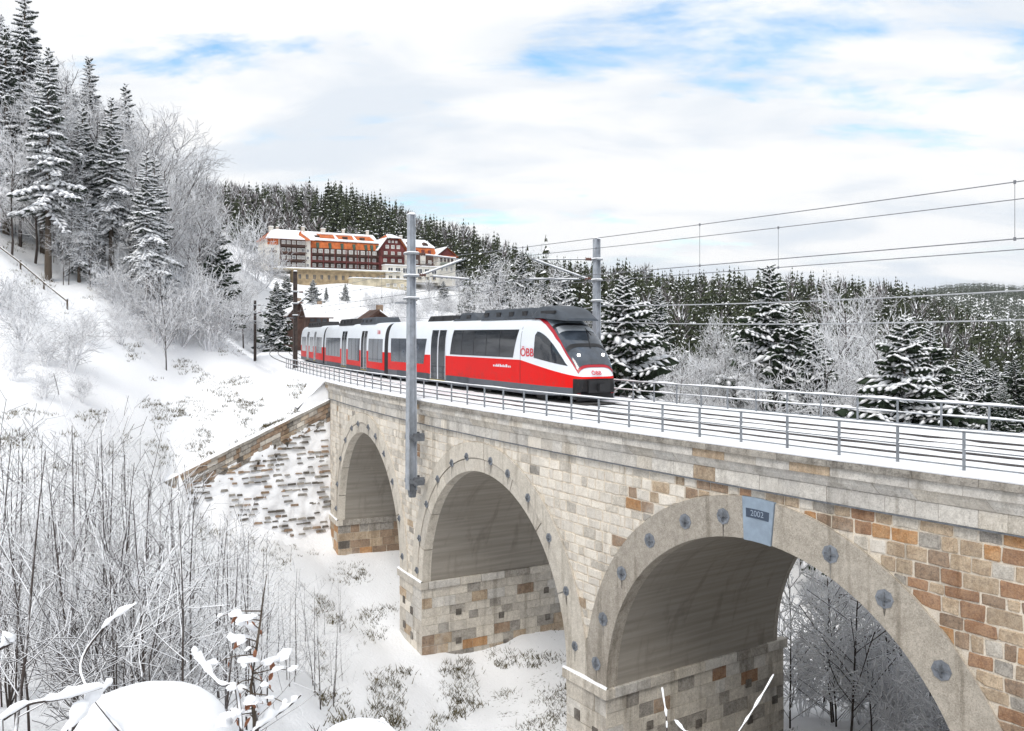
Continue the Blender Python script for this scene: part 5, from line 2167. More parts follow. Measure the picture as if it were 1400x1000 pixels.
for k in range(4):
    a, b, c = spruce(30 + k, nwh=24 + k, nb=8, width=(.30, .25, .33, .20)[k], snow=(.8, .7, .9, .7)[k], droop=(.55, .45, .65, .4)[k], fat=1.2)
    proto('spruce_trunk%d' % k, a, [M['bark']])
    proto('spruce_needles%d' % k, b, [M['needle']], False)
    proto('spruce_snow%d' % k, c, [M['snow_soft']])
a, b, c = spruce(48, nwh=24, nb=8, width=.24, snow=.3, fat=.8)
proto('dark_trunk0', a, [M['bark']])
proto('dark_needles0', b, [M['needle']], False)
proto('dark_snow0', c, [M['snow_soft']])
for k in range(4):
    proto('low_bush%d' % k, bush(190 + k, 2.6, 11, .008), [M['twig_light'], M['twig']])
for k in range(3):          # tall, bare-stemmed spruce of a dense stand
    a, b, c = spruce(50 + k, nwh=21, nb=8, width=(.13, .15, .12)[k], snow=.95, low=(.24, .14, .3)[k], droop=.9, fat=1.25)
    proto('stand_trunk%d' % k, a, [M['bark']])
    proto('stand_needles%d' % k, b, [M['needle_frost']], False)
    proto('stand_snow%d' % k, c, [M['snow_soft']])
for k in range(4):
    proto('decid%d' % k, decid(70 + k, 14, 1, (26, 8, 5), 3, .17, (.3, .22, .4, .28)[k], .017, .13), [M['twig_light'], M['frost']])
for k in range(4):
    proto('bush%d' % k, bush(90 + k, 2.6, 13, .009), [M['frost'], M['frost']])
for k in range(6):
    proto('sapling%d' % k, sapling(110 + k, 4.6, .0055, 10 + k), [M['stem'], M['twig']])
for k in range(3):
    proto('thin_tree%d' % k, decid(140 + k, 8.5, 1, (22, 7, 4), 3, .06, .15, .010, .04), [M['twig_light'], M['frost']])
for k in range(3):
    proto('snowed_tree%d' % k, decid(160 + k, 8.5, 1, (24, 6, 3), 3, .06, .06, .022, .02), [M['twig_light'], M['frost_heavy']])
for k in range(3):
    proto('snowed_bush%d' % k, bush(170 + k, 2.6, 8, .02), [M['frost'], M['frost_heavy']])


def spruce_at(x, y, h, kind, k, label, group, rz=None, name='spruce_tree', z=None):
    t_ = thing(name, label, 'tree', (x, y, (gz(x, y) if z is None else z)), group, rz if rz is not None else random.random() * 6.28)
    t_.scale = (h, h, h)
    link('trunk', MESH['%s_trunk%d' % (kind, k)], t_)
    c = link('crown', MESH['%s_needles%d' % (kind, k)], t_)
    link('crown_snow', MESH['%s_snow%d' % (kind, k)], c)
    return t_


def single(key, x, y, sc, label, cat, group, name, z=None, rz=None, tilt=0.0):
    o_ = link(name, MESH[key])
    o_.location = (x, y, gz(x, y) if z is None else z)
    o_.rotation_euler = (random.uniform(-tilt, tilt), random.uniform(-tilt, tilt), random.random() * 6.28 if rz is None else rz)
    o_.scale = (sc, sc, sc * random.uniform(.92, 1.1))
    tag(o_, label, cat, group)
    return o_


def at_px(px, d):
    return (px - 700) / FPX * d, d


def top_h(px, d, top, base_pad=0.0):
    x, y = at_px(px, d)
    return (EZ - (top - HY) / FPX * d) - gz(x, y) + base_pad


def on_ground(px, py):
    """nearest place on the ground seen at that pixel"""
    ds = np.geomspace(5, 400, 260)
    z_ = ground((px - 700) / FPX * ds, ds)
    yy = HY - (z_ - EZ) / ds * FPX
    for k in range(1, len(ds)):
        if yy[k] <= py <= yy[k - 1] or yy[k - 1] <= py <= yy[k]:
            w = (py - yy[k - 1]) / (yy[k] - yy[k - 1] + 1e-9)
            return float(ds[k - 1] + (ds[k] - ds[k - 1]) * w)
    return float(ds[-1])


random.seed(404)
ORD = ['first', 'second', 'third', 'fourth', 'fifth', 'sixth', 'seventh', 'eighth', 'ninth', 'tenth', 'eleventh', 'twelfth', 'thirteenth', 'fourteenth', 'fifteenth', 'sixteenth', 'seventeenth',
       'eighteenth', 'nineteenth', 'twentieth']
# ---- the spruces behind the far railing, each its own
for px, d, top, k, lab in [
        (1052, 82, 360, 0, 'tallest snowy spruce behind the far railing, right of the train'),
        (1084, 74, 412, 1, 'snowy spruce close against the right side of the tallest one'),
        (1112, 70, 440, 3, 'small slim spruce at the right foot of the tallest spruce'),
        (1236, 60, 428, 2, 'broad spruce with long snowy boughs near the right edge'),
        (1272, 66, 438, 1, 'slender spruce peeping out behind the broad one at right'),
        (853, 66, 374, 2, 'heavily snowed spruce just right of the train nose and mast'),
        (833, 84, 400, 3, 'darker spruce half hidden behind the far mast'),
        (675, 112, 345, 0, 'tall snowy spruce above the roof of the leading carriage'),
        (714, 120, 343, 1, 'dark pointed spruce beside the one above the carriage roof'),
        (765, 108, 360, 2, 'snowy spruce between the two grey masts'),
        (742, 124, 378, 3, 'slim spruce left of the one between the masts'),
        (640, 128, 392, 2, 'low snowy spruce over the middle of the leading carriage'),
        (900, 130, 392, 3, 'slim spruce standing alone before the forest right of the mast'),
        (1320, 110, 478, 0, 'small spruce above the far railing at the right edge'),
        (392, 195, 376, 0, 'dark spruce below the left end of the hotel'),
        (378, 172, 384, 1, 'pointed dark spruce above the smaller brown mast'),
        (428, 205, 382, 2, 'small dark spruce on the meadow below the hotel terrace'),
        (292, 128, 290, 1, 'dark spruce at the edge of the wood above the pale shrubs')]:
    x, y = at_px(px, d)
    h = top_h(px, d, top)
    spruce_at(x, y, h, 'spruce', k, lab, 'spruces standing apart')

for i, (px, d, top) in enumerate([(472, 262, 388), (500, 250, 398), (560, 268, 380), (588, 262, 374), (606, 250, 384), (628, 258, 372), (446, 258, 392), (538, 246, 402), (648, 240, 380), (612, 225, 402)]):
    x, y = at_px(px, d)
    h = top_h(px, d, top)
    if i % 2:
        single('decid%d' % (i % 4) if 'decid0' in MESH else 'bush0', x, y, h / 16.5, '%s frosted tree from the left on the slope below the hotel' % ORD[i // 2], 'tree', 'frosted trees below the hotel', 'broadleaf_tree')
    else:
        spruce_at(x, y, h, 'spruce', i // 2 % 4, '%s dark spruce from the left on the slope below the hotel' % ORD[i // 2], 'spruces below the hotel')
for i in range(26):
    px = random.uniform(470, 640)
    d = random.uniform(150, 235)
    x, y = at_px(px, d)
    single('bush%d' % (i % 4), x, y, random.uniform(.9, 1.8), 'frosted shrub on the white slope between train and hotel', 'shrub', 'shrubs between train and hotel', 'shrub')
# ---- the wood on the slope at the left: spruces and frosted broadleaf trees
prom = [(34, 90, -25, 0, 'towering dark spruce at the upper left corner'), (8, 84, 30, 1, 'tall spruce cut by the left edge'), (66, 78, 62, 2, 'big spruce with a thick bare trunk on the left slope'),
        (122, 102, 75, 0, 'tall spruce with pale crown in the middle of the left wood'), (172, 108, 112, 1, 'dark topped spruce rising over the right part of the left wood'),
        (152, 84, 130, 2, 'narrow snow laden spruce at the front of the left wood'), (108, 80, 240, 1, 'short snowy spruce with bare foot under the left wood'), (142, 88, 200, 0, 'low spruce with heavy snow beside the narrow one')]
for px, d, top, k, lab in prom:
    x, y = at_px(px, d)
    spruce_at(x, y, top_h(px, d, top), 'stand', k, lab, 'spruces of the left wood')
for i in range(58):
    px = random.uniform(-110, 215)
    d = random.uniform(96, 190) if i < 36 else random.uniform(80, 100)
    top = 20 + max(0, px) * .92 + random.uniform(-8, 60)
    x, y = at_px(px, d)
    h = top_h(px, d, top)
    if 6 < h < 34:
        spruce_at(x, y, h, 'stand', i % 3, 'snow laden spruce deep inside the wood on the left slope', 'spruces filling the left wood')
dec = [(88, 94, 66), (72, 86, 105), (28, 82, 120), (188, 100, 135), (214, 106, 140), (240, 110, 170), (256, 114, 215), (200, 92, 195), (226, 97, 205), (16, 77, 190), (118, 92, 125), (264, 122, 250),
       (160, 96, 150), (48, 80, 180), (100, 84, 190), (180, 88, 250), (222, 92, 275)]
for i, (px, d, top) in enumerate(dec):
    x, y = at_px(px, d)
    h = top_h(px, d, top)
    single('decid%d' % (i % 4), x, y, h / 16.5, '%s frosted broadleaf tree from the left edge at the front of the left wood' % ORD[sorted(q[0] for q in dec).index(px)], 'tree', 'frosted trees at the front of the left wood', 'broadleaf_tree')
for i in range(46):
    px = random.uniform(-120, 285)
    d = random.uniform(100, 175)
    top = 25 + max(0, px) * .84 + random.uniform(0, 90)
    x, y = at_px(px, d)
    h = min(max(top_h(px, d, top), 4), 22)
    single('decid%d' % (i % 4), x, y, h / 16.5, 'frosted bare broadleaf tree deep inside the left wood', 'tree', 'frosted trees inside the left wood', 'broadleaf_tree')
for i in range(40):
    px = random.uniform(255, 340)
    d = random.uniform(150, 330)
    top = 258 + (px - 255) * .55 + random.uniform(20, 95)
    if px > 300:
        top = max(top, 345 + (px - 300) * .8)
    x, y = at_px(px, d)
    h = min(max(top_h(px, d, top), 3), 16)
    single('decid%d' % (i % 4), x, y, h / 16.5, 'grey bare tree on the slope left of the hotel', 'tree', 'grey trees left of the hotel', 'broadleaf_tree')

for i in range(34):
    px = random.uniform(-70, 232)
    d = random.uniform(77, 100)
    x, y = at_px(px, d)
    single('thin_tree%d' % (i % 3), x, y, random.uniform(.45, 1.05), 'frosted young tree', 'tree', 'frosted young trees under the left wood', 'slender_tree')
# ---- shrubs on the slope and along the line
for i, (px, py, hp) in enumerate([(95, 508, 105), (28, 478, 85), (62, 500, 70), (180, 432, 75), (212, 468, 95), (246, 472, 105), (285, 478, 100), (320, 462, 90), (346, 455, 65), (362, 442, 60), (290, 432, 90),
                                  (240, 425, 90), (200, 402, 70), (312, 415, 85), (350, 415, 55), (60, 545, 55), (112, 548, 45), (18, 522, 50), (150, 412, 60), (268, 452, 95), (332, 436, 90), (225, 442, 80),
                                  (40, 440, 70), (5, 430, 75), (118, 470, 55), (305, 390, 70), (258, 392, 80), (300, 476, 80), (336, 470, 60), (165, 470, 50)]):
    d = on_ground(px, py)
    x, y = at_px(px, d)
    single('bush%d' % (i % 4), x, y, hp * d / FPX / 3.2, 'frosted leafless shrub on the white slope left of the line', 'shrub', 'frosted shrubs on the left slope', 'shrub')
for i in range(34):
    px = random.uniform(150, 372)
    py = random.uniform(395, 470)
    d = min(on_ground(px, py), 170)
    x, y = at_px(px, d)
    single('bush%d' % (i % 4), x, y, random.uniform(.55, 1.0) * (.75 if px > 300 else 1), 'pale frosted shrub in the thicket above the meadow', 'shrub', 'shrubs of the thicket above the meadow', 'shrub')

# ---- frosted growth behind the far railing
for i in range(30):
    px = random.uniform(868, 1230)
    d = random.uniform(62, 96)
    x, y = at_px(px, d)
    top = random.uniform(478, 550)
    h = min(max(top_h(px, d, top), 3), 18)
    single('thin_tree%d' % (i % 3), x, y, h / 8.2, 'frosted slender tree among the growth behind the far railing', 'tree', 'frosted growth behind the far railing', 'slender_tree')
for i, (px, d, top) in enumerate([(1150, 84, 392), (1165, 92, 425), (930, 80, 470), (960, 76, 478), (985, 88, 452)]):
    x, y = at_px(px, d)
    single('decid%d' % (i % 4), x, y, top_h(px, d, top) / 16.0, ['bare tree with snowy branches between the two spruce groups', 'smaller bare tree behind the snowy bare tree', 'bare bush-like tree left of the tallest spruce, nearest the mast',
           'bare tree midway between mast and tallest spruce', 'bare tree close to the left of the tallest spruce'][i], 'tree', None, 'broadleaf_tree')
# ---- thicket seen through the near arch
for i in range(92):
    s_, u_ = random.uniform(2, 26), 12.6 + 13 * random.random() ** 1.3
    x, y, _ = P(s_, u_)
    if i % 2:
        single('snowed_tree%d' % (i % 3), x, y, random.uniform(5.0, 9.0) / 8.2, 'thin snow crusted tree in the thicket seen through the near arch', 'tree', 'thicket beyond the near arch', 'slender_tree')
    else:
        single('snowed_bush%d' % (i // 2 % 3), x, y, random.uniform(.8, 1.5), 'snow crusted bush in the thicket seen through the near arch', 'shrub', 'bushes beyond the near arch', 'shrub')
for i in range(12):
    s_, u_ = -2 + i * 2.5 + random.uniform(-.5, .5), random.uniform(30, 40)
    x, y, _ = P(s_, u_)
    spruce_at(x, y, random.uniform(7, 10), 'dark', 0, 'dark spruce behind the thicket seen through the near arch', 'spruces behind the arch thicket')
for i in range(16):
    px = random.uniform(640, 860)
    d = random.uniform(78, 112)
    x, y = at_px(px, d)
    single('thin_tree%d' % (i % 3), x, y, random.uniform(.9, 1.4), 'frosted slender tree on the bank behind the train', 'tree', 'frosted trees behind the train', 'slender_tree')

# ---- saplings in the foreground at the left
zone = []
tries = 0
while len(zone) < 120 and tries < 4000:
    tries += 1
    px = random.uniform(-60, 385)
    d = random.uniform(9, 32)
    x, y = at_px(px, d)
    by = HY - (gz(x, y) - EZ) / d * FPX
    lim = 1200 if px < 300 else 1000
    # the thicket thins out to the right and uphill
    if by < 720 + max(0, px - 150) * .55 or by > 1120:
        continue
    if px > 330 and random.random() < .45:
        continue
    top_ok = 590 if px < 130 else 600 + (px - 130) * .62
    hmax = (by - top_ok) * d / FPX
    if hmax < 1.0:
        continue
    zone.append((px, d, x, y, min(hmax, random.uniform(2.2, 5.2))))
for i, (px, d, x, y, h) in enumerate(zone):
    single('sapling%d' % (i % 6), x, y, h / 4.6, 'thin snow dusted sapling in the foreground thicket at the left', 'sapling', 'foreground saplings', 'sapling', tilt=.06)
for i in range(20):
    px = random.uniform(-40, 260)
    d = random.uniform(8, 24)
    x, y = at_px(px, d)
    by = HY - (gz(x, y) - EZ) / d * FPX
    if by < 760 or by > 1150:
        continue
    single('low_bush%d' % (i % 4), x, y, random.uniform(.45, .85), 'low snow laden bush among the foreground saplings', 'shrub', 'foreground bushes', 'shrub')
for i in range(16):
    px = random.uniform(380, 470)
    py = random.uniform(860, 1000)
    d = on_ground(px, py)
    x, y = at_px(px, d)
    single('sapling%d' % (i % 6), x, y, random.uniform(.45, .8), 'short sapling on the open snow right of the foreground thicket', 'sapling', 'scattered saplings', 'sapling')


for i in range(64):
    px = random.uniform(1225, 1530)
    d = random.uniform(92, 185)
    x, y = at_px(px, d)
    kd, kk = (('dark', 0), ('spruce', 1), ('spruce', 3), ('dark', 0))[i % 4]
    spruce_at(x, y, random.uniform(9, 15) * (1.0 if px > 1330 else .8), kd, kk, 'spruce in the wood', 'spruces of the wood behind the right end of the railing')


# ------------------------------------------------------------------ far forest
def far_spruce(seed, nwh=9, nb=5):
    r = random.Random(seed)
    V, F, Mi = [], [], []

    def tri(a, b, c, m):
        i = len(V)
        V.extend([a, b, c])
        F.append((i, i + 1, i + 2))
        Mi.append(m)
    wd_ = r.uniform(.15, .22)
    for k in range(nwh):
        f_ = k / (nwh - 1)
        z_ = .10 + .86 * f_
        L = wd_ * (1 - f_) ** .85 + .015
        a0 = r.random() * 6
        for b in range(nb):
            a = a0 + 6.283 * b / nb + r.uniform(-.4, .4)
            l_ = L * r.uniform(.7, 1.2)
            dz = -l_ * r.uniform(.25, .75)
            w = .55
            p0 = (0, 0, z_ + .06)
            p1 = (math.cos(a - w) * l_ * .8, math.sin(a - w) * l_ * .8, z_ + dz)
            p2 = (math.cos(a) * l_, math.sin(a) * l_, z_ + dz * .8)
            p3 = (math.cos(a + w) * l_ * .8, math.sin(a + w) * l_ * .8, z_ + dz)
            tri(p0, p1, p2, 0)
            tri(p0, p2, p3, 0)
            if r.random() < .30:
                q = r.uniform(.55, .9)
                c = Vector((math.cos(a), math.sin(a), 0)) * l_ * q
                o_ = Vector((0, 0, z_ + dz * q * .7 + .03))
                sd = Vector((-math.sin(a), math.cos(a), 0)) * l_ * r.uniform(.2, .45)
                tri(tuple(o_ + c * .45 + Vector((0, 0, .02))), tuple(o_ + c + sd), tuple(o_ + c - sd - Vector((0, 0, .012))), 1)
    return np.array(V), np.array(F), np.array(Mi)


def far_bare(seed):
    r = random.Random(seed)
    V, F, Mi = [], [], []
    for k in range(110):
        z_ = .2 + .75 * r.random()
        R_ = .26 * math.sin(math.pi * (z_ - .1)) ** .8
        a = r.random() * 6.28
        p = Vector((math.cos(a) * R_ * r.random() * .6, math.sin(a) * R_ * r.random() * .6, z_ - .08))
        e = p + Vector((math.cos(a) * R_ * .6, math.sin(a) * R_ * .6, .1 + .1 * r.random()))
        sd = Vector((-math.sin(a), math.cos(a), 0)) * .012
        i = len(V)
        V += [tuple(p - sd), tuple(p + sd), tuple(e)]
        F.append((i, i + 1, i + 2))
        Mi.append(1 if r.random() < .3 else 2)
    return np.array(V), np.array(F), np.array(Mi)


M['greytwig'] = plain('grey_winter_twigs', (0.17, 0.15, 0.15), 0.9, 0.3, 0.3, spec=0.1)
M['trunk_far'] = plain('forest_trunk', (0.07, 0.055, 0.045), 0.9, 0.3, 1.0, spec=0.1)
FARV = [far_spruce(200 + k, 9 + k % 3, 5) for k in range(6)]
BARE = [far_bare(300 + k) for k in range(2)]
FMATS = [M['needle_far'], M['snow_soft'], M['greytwig']]
fr = np.random.RandomState(5)


def forest_points(px0, px1, d0, d1, spacing, keep):
    out = []
    d = d0
    while d < d1:
        w = (px1 - px0) / FPX * d
        n = max(1, int(w / spacing))
        for k in range(n):
            px = px0 + (px1 - px0) * (k + fr.rand()) / n
            dd = d + spacing * (fr.rand() - .5)
            if keep(px, dd):
                out.append(((px - 700) / FPX * dd, dd, px))
        d += spacing * .95
    return out


def keep_main(px, d):
    if px < 345 and d < 330:
        return False
    if 345 <= px < 640 and d < 352:
        return False
    if 640 <= px < 760 and d < 190:
        return False
    return True


pts = forest_points(230, 1560, 165, 500, 5.4, keep_main)
pts += forest_points(640, 790, 140, 200, 6.0, lambda px, d: True)
pts += forest_points(-150, 250, 200, 420, 8.0, lambda px, d: True)
X = np.array([p[0] for p in pts])
Y = np.array([p[1] for p in pts])
Zg = ground(X, Y)
Hh = np.clip(fr.normal(13.0, 3.2, len(pts)), 6, 18) * np.array([1 + .3 * mnoise.noise(Vector((p[0] * .03, p[1] * .03, 5))) for p in pts])
kindv = np.where(Y < 210, 0, np.where((fr.rand(len(pts)) < .10) | ((X / Y * FPX + 700 < 420) & (fr.rand(len(pts)) < .35)), 1, 0))
# nearest in view first
scr = np.array([p[2] for p in pts])
inview = (scr > 250) & (scr < 1400)
order = np.argsort(np.where(inview & (kindv == 0), Y / Hh * np.where(scr < 850, .75, 1.0), 1e9))
single_idx = set(order[:300].tolist())
far_meshes = []
for k, (V, F, Mi) in enumerate(FARV):
    me = bpy.data.meshes.new('forest_crown%d' % k)
    me.from_pydata(V.tolist(), [], F.tolist())
    for q in FMATS[:2]:
        me.materials.append(q)
    me.polygons.foreach_set('material_index', Mi)
    me.update()
    far_meshes.append(me)
tm = MB()
tm.tube([(0, 0, -.05), (0, 0, .9)], [.014, .003], 5)
proto('forest_trunk', tm, [M['trunk_far']])
for i in single_idx:
    t_ = thing('forest_spruce', 'snow dusted spruce in the front rows of the hillside forest', 'tree', (X[i], Y[i], Zg[i]), 'spruces in the front rows of the forest', fr.rand() * 6.28)
    h = float(Hh[i])
    t_.scale = (h * fr.uniform(.9, 1.15), h * fr.uniform(.9, 1.15), h)
    link('trunk', MESH['forest_trunk'], t_)
    link('crown', far_meshes[i % 6], t_)


def mass(idx, name, label, variants, hs, xs, ys, zs, kinds=None):
    VV, FF, MM = [], [], []
    off = 0
    for i in idx:
        V, F, Mi = (BARE[i % 2] if kinds is not None and kinds[i] else variants[i % len(variants)])
        a = fr.rand() * 6.28
        ca, sa_ = math.cos(a), math.sin(a)
        h = hs[i]
        w = h * fr.uniform(.9, 1.2)
        P_ = np.empty_like(V)
        P_[:, 0] = (V[:, 0] * ca - V[:, 1] * sa_) * w + xs[i]
        P_[:, 1] = (V[:, 0] * sa_ + V[:, 1] * ca) * w + ys[i]
        P_[:, 2] = V[:, 2] * h + zs[i]
        VV.append(P_)
        FF.append(F + off)
        MM.append(Mi)
        off += len(V)
    V = np.concatenate(VV)
    F = np.concatenate(FF)
    Mi = np.concatenate(MM)
    me = bpy.data.meshes.new(name)
    me.vertices.add(len(V))
    me.vertices.foreach_set('co', V.ravel())
    me.loops.add(len(F) * 3)
    me.loops.foreach_set('vertex_index', F.ravel().astype(np.int32))
    me.polygons.add(len(F))
    me.polygons.foreach_set('loop_start', np.arange(0, len(F) * 3, 3, dtype=np.int32))
    me.polygons.foreach_set('loop_total', np.full(len(F), 3, np.int32))
    me.polygons.foreach_set('material_index', Mi.astype(np.int32))
    for q in FMATS:
        me.materials.append(q)
    me.update(calc_edges=True)
    o_ = link(name, me)
    tag(o_, label, kind='stuff')
    return o_


mass([i for i in range(len(pts)) if i not in single_idx], 'forest', 'dense snow dusted spruce forest covering the hills behind', FARV, Hh, X, Y, Zg, kindv)
# the distant wooded ridge at the right
LOW = [far_spruce(400 + k, 4, 4) for k in range(3)]
pf = forest_points(1080, 1560, 1100, 2350, 13.0, lambda px, d: True)
XF = np.array([p[0] for p in pf])
YF = np.array([p[1] for p in pf])
mass(range(len(pf)), 'distant_forest', 'wooded ridge far away at the right edge', LOW, fr.uniform(15, 26, len(pf)), XF, YF, ground(XF, YF))

# ------------------------------------------------------------------ withered grass and weeds through the snow
VV, FF = [], []
gr = random.Random(77)


def tuft(x, y, z_, h, n, spread=.5):
    for _ in range(n):
        a = gr.random() * 6.28
        l_ = h * gr.uniform(.5, 1.2)
        bx, by_ = x + gr.gauss(0, spread * .25), y + gr.gauss(0, spread * .25)
        w = .012 + h * .025
        i = len(VV)
        VV.extend([(bx - w, by_, z_ - .05), (bx + w, by_, z_ - .05), (bx + math.cos(a) * l_ * .7, by_ + math.sin(a) * l_ * .5, z_ + l_ * gr.uniform(.35, 1.0))])
        FF.append((i, i + 1, i + 2))


areas = [(170, 425, 470, 650, 800), (430, 780, 770, 1000, 950), (0, 170, 560, 660, 130), (300, 480, 640, 760, 100), (0, 130, 330, 430, 120), (240, 430, 680, 780, 120)]
for x0, x1, y0, y1, n in areas:
    c = 0
    tr_ = 0
    while c < n and tr_ < n * 6:
        tr_ += 1
        px, py = gr.uniform(x0, x1), gr.uniform(y0, y1)
        if mnoise.noise(Vector((px * .02, py * .035, n))) < .02 + .2 * gr.random():
            continue
        d = on_ground(px, py)
        if d > 140:
            continue
        x, y = at_px(px, d)
        u = RC - math.hypot(x - CX, y - CY)
        tuft(x, y, gz(x, y), gr.uniform(.12, .42), gr.randint(5, 12), gr.uniform(.4, 1.3))
        c += 1
for k in range(700):
    s_, u_ = gr.uniform(4, 22), gr.uniform(1, 13)
    x, y, _ = P(s_, u_)
    tuft(x, y, gz(x, y), gr.uniform(.1, .35), 6, .5)
me = bpy.data.meshes.new('withered_grass')
me.from_pydata(VV, [], FF)
me.materials.append(M['grass'])
me.update()
tag(link('withered_grass', me), 'withered grass and weeds poking through the snow', kind='stuff')

# ------------------------------------------------------------------ things close to the camera
def dome(m_, c, rx, ry, h, seed, n=26, rows_=9, lump=.07):
    rows = []
    for i in range(rows_ + 1):
        f_ = i / rows_
        a = f_ * math.pi * .5
        r_ = []
        for k in range(n):
            t_ = 6.28318 * k / n
            q = 1 + lump * mnoise.noise(Vector((math.cos(t_) * 1.3, math.sin(t_) * 1.3, f_ * 1.5 + seed)))
            r_.append((c[0] + math.cos(t_) * rx * math.cos(a) ** .75 * q, c[1] + math.sin(t_) * ry * math.cos(a) ** .75 * q, c[2] + h * math.sin(a) * (1 + .5 * lump * mnoise.noise(Vector((math.cos(t_), math.sin(t_), seed))))))
        rows.append(r_)
    m_.grid(rows, closed=True)


for px, py, d, w, h, lab in ((200, 945, 5.0, .50, .36, 'rounded snow cap on a tree stump at the bottom left'), (492, 990, 5.4, .26, .16, 'small snow capped stump at the bottom edge beside the saplings')):
    x, y, z_ = W(px, py, d)
    g = gz(x, y)
    t_ = thing('tree_stump', lab, 'stump', (x, y, g))
    m_ = MB()
    m_.tube([(0, 0, -.2), (0, 0, .05), (0.01, 0, z_ - g - h * .95)], [w * .85, w * .72, w * .68], 14)
    m_.build('wood', M['bark'], t_, True)
    m_ = MB()
    dome(m_, (0, 0, z_ - g - h), w, w * .9, h, px)
    m_.build('snow_cap', M['snow_soft'], t_, True)


def laden(path, d, r0, label, snow_at=(0.0, 1.0), fat=1.0, name='snowy_branch', side=()):
    """a branch drawn through picture points at distance d, with snow lying along its upper side"""
    P0 = [Vector(W(px, py, d + dd)) for px, py, dd in path]
    t_ = thing(name, label, 'branch', P0[0])
    L = P0[0].copy()
    # smooth the path
    pts = []
    for k in range(len(P0) - 1):
        a = P0[max(k - 1, 0)]
        b, c = P0[k], P0[k + 1]
        e = P0[min(k + 2, len(P0) - 1)]
        for q in range(6):
            u_ = q / 6
            pts.append(.5 * ((2 * b) + (c - a) * u_ + (2 * a - 5 * b + 4 * c - e) * u_ ** 2 + (3 * b - a - 3 * c + e) * u_ ** 3) - L)
    pts.append(P0[-1] - L)
    # grow out of the ground
    first = Vector((pts[0].x, pts[0].y + .05, gz(P0[0].x, P0[0].y) - .1 - L.z))
    m_ = MB()
    allp = [first] + pts
    m_.tube(allp, [r0 * (1.15 - .8 * k / len(allp)) for k in range(len(allp))], 6)
    m_.build('wood', M['twig_light'], t_, True)
    n = len(pts)
    i0, i1 = int(snow_at[0] * (n - 1)), int(snow_at[1] * (n - 1))
    m_ = MB()
    sp = []
    sr = []
    for k in range(i0, i1 + 1):
        e = min((k - i0), (i1 - k)) / max(1, (i1 - i0)) * 2
        rr_ = r0 * fat * .8 * max(.3, 1.05 + 1.5 * mnoise.noise(Vector((k * .55, d * 3.1, r0 * 90 + path[0][0])))) * min(1, .35 + e * 2.2)
        sp.append(pts[k] + Vector((0, 0, rr_ * .75)))
        sr.append(rr_)
    m_.tube(sp, sr, 8)
    m_.build('branch_snow', M['snow_soft'], t_, True)
    return t_


laden([(165, 1000, 0), (110, 920, .2), (140, 860, .3), (186, 826, .3)], 4.6, .011, 'long leaning branch with a snow tip left of the stump', (.72, 1.0), 1.7)
laden([(95, 1000, 0), (120, 965, .1), (153, 932, .2)], 4.4, .016, 'short thick branch with a roll of snow just left of the stump', (.1, 1), 1.9)
laden([(0, 985, 0), (40, 962, .1), (85, 955, .1), (140, 940, .2)], 4.3, .013, 'low branch with snow at the bottom left corner', (0, 1), 1.8)
laden([(-30, 900, 0), (8, 882, .1), (16, 880, .1)], 4.2, .016, 'snow covered branch end poking in at the left edge', (0, 1), 2.0)
laden([(330, 1000, 0), (322, 940, .1), (300, 935, .1), (270, 900, .1), (264, 893, .1)], 4.6, .011, 'curved branch with a ridge of snow left of the withered leaves', (.4, 1), 1.9)
laden([(345, 1000, 0), (366, 985, .1), (395, 965, .2), (412, 950, .2)], 4.7, .012, 'snowy twig reaching right below the withered leaves', (0, .9), 1.8)
laden([(1004, 1010, 0), (1030, 970, .05), (1048, 940, .1), (1058, 922, .1)], 4.8, .005, 'thin stalk beaded with snow at the bottom right of centre', (.1, 1), 1.2)
laden([(912, 1010, 0), (911, 980, 0), (908, 960, 0), (905, 940, 0)], 5.0, .004, 'upright stalk with small snow lumps before the pier', (.2, 1), 1.5)
laden([(945, 1012, 0), (935, 1000, 0), (922, 985, 0)], 4.8, .008, 'short snowy twig tip at the bottom edge before the pier', (.1, 1), 1.7)
laden([(540, 1010, 0), (535, 1000, .05), (528, 990, .1), (515, 985, .1)], 5.0, .006, 'short snowy twig beside the small stump', (.1, 1), 1.6)

# young beech with withered leaves under snow
b0 = Vector(W(345, 1000, 4.7))
bt = thing('beech_sapling', 'young beech with withered brown leaves weighed down by snow', 'sapling', (b0.x, b0.y, gz(b0.x, b0.y)))
BL = Vector(bt.location)
path = [Vector((b0.x, b0.y, BL.z - .1))] + [Vector(W(px, py, 4.75)) for px, py in ((348, 985), (343, 940), (350, 890), (356, 850), (360, 815), (365, 785))]
m_ = MB()
m_.tube([p - BL for p in path], [.012, .011, .009, .008, .006, .004, .002], 6)
rb = random.Random(8)
ends = []
for k in range(22):
    q = rb.uniform(.0, .72)
    i = 1 + int(q * 5)
    f_ = q * 5 - int(q * 5)
    p = path[i] + (path[i + 1] - path[i]) * f_
    a = rb.random() * 6.28
    e = p + Vector((math.cos(a), math.sin(a) * .8, rb.uniform(-.25, .3))) * rb.uniform(.08, .24)
    m_.tube([p - BL, (p + e) / 2 - BL + Vector((0, 0, .015)), e - BL], [.004, .003, .002], 5)
    ends += [(p * .4 + e * .6), e]
m_.build('stem', M['bark'], bt, True)
lm = MB()
lm.v = [(0, 0, 0), (.014, .004, -.02), (.016, .006, -.045), (0, .002, -.075), (-.016, .006, -.045), (-.014, .004, -.02), (0, -.004, -.035)]
lm.f = [(0, 1, 6), (1, 2, 6), (2, 3, 6), (3, 4, 6), (4, 5, 6), (5, 0, 6)]
lm.mi = [0] * 6
proto('beech_leaf', lm, [M['leaf_brown']])
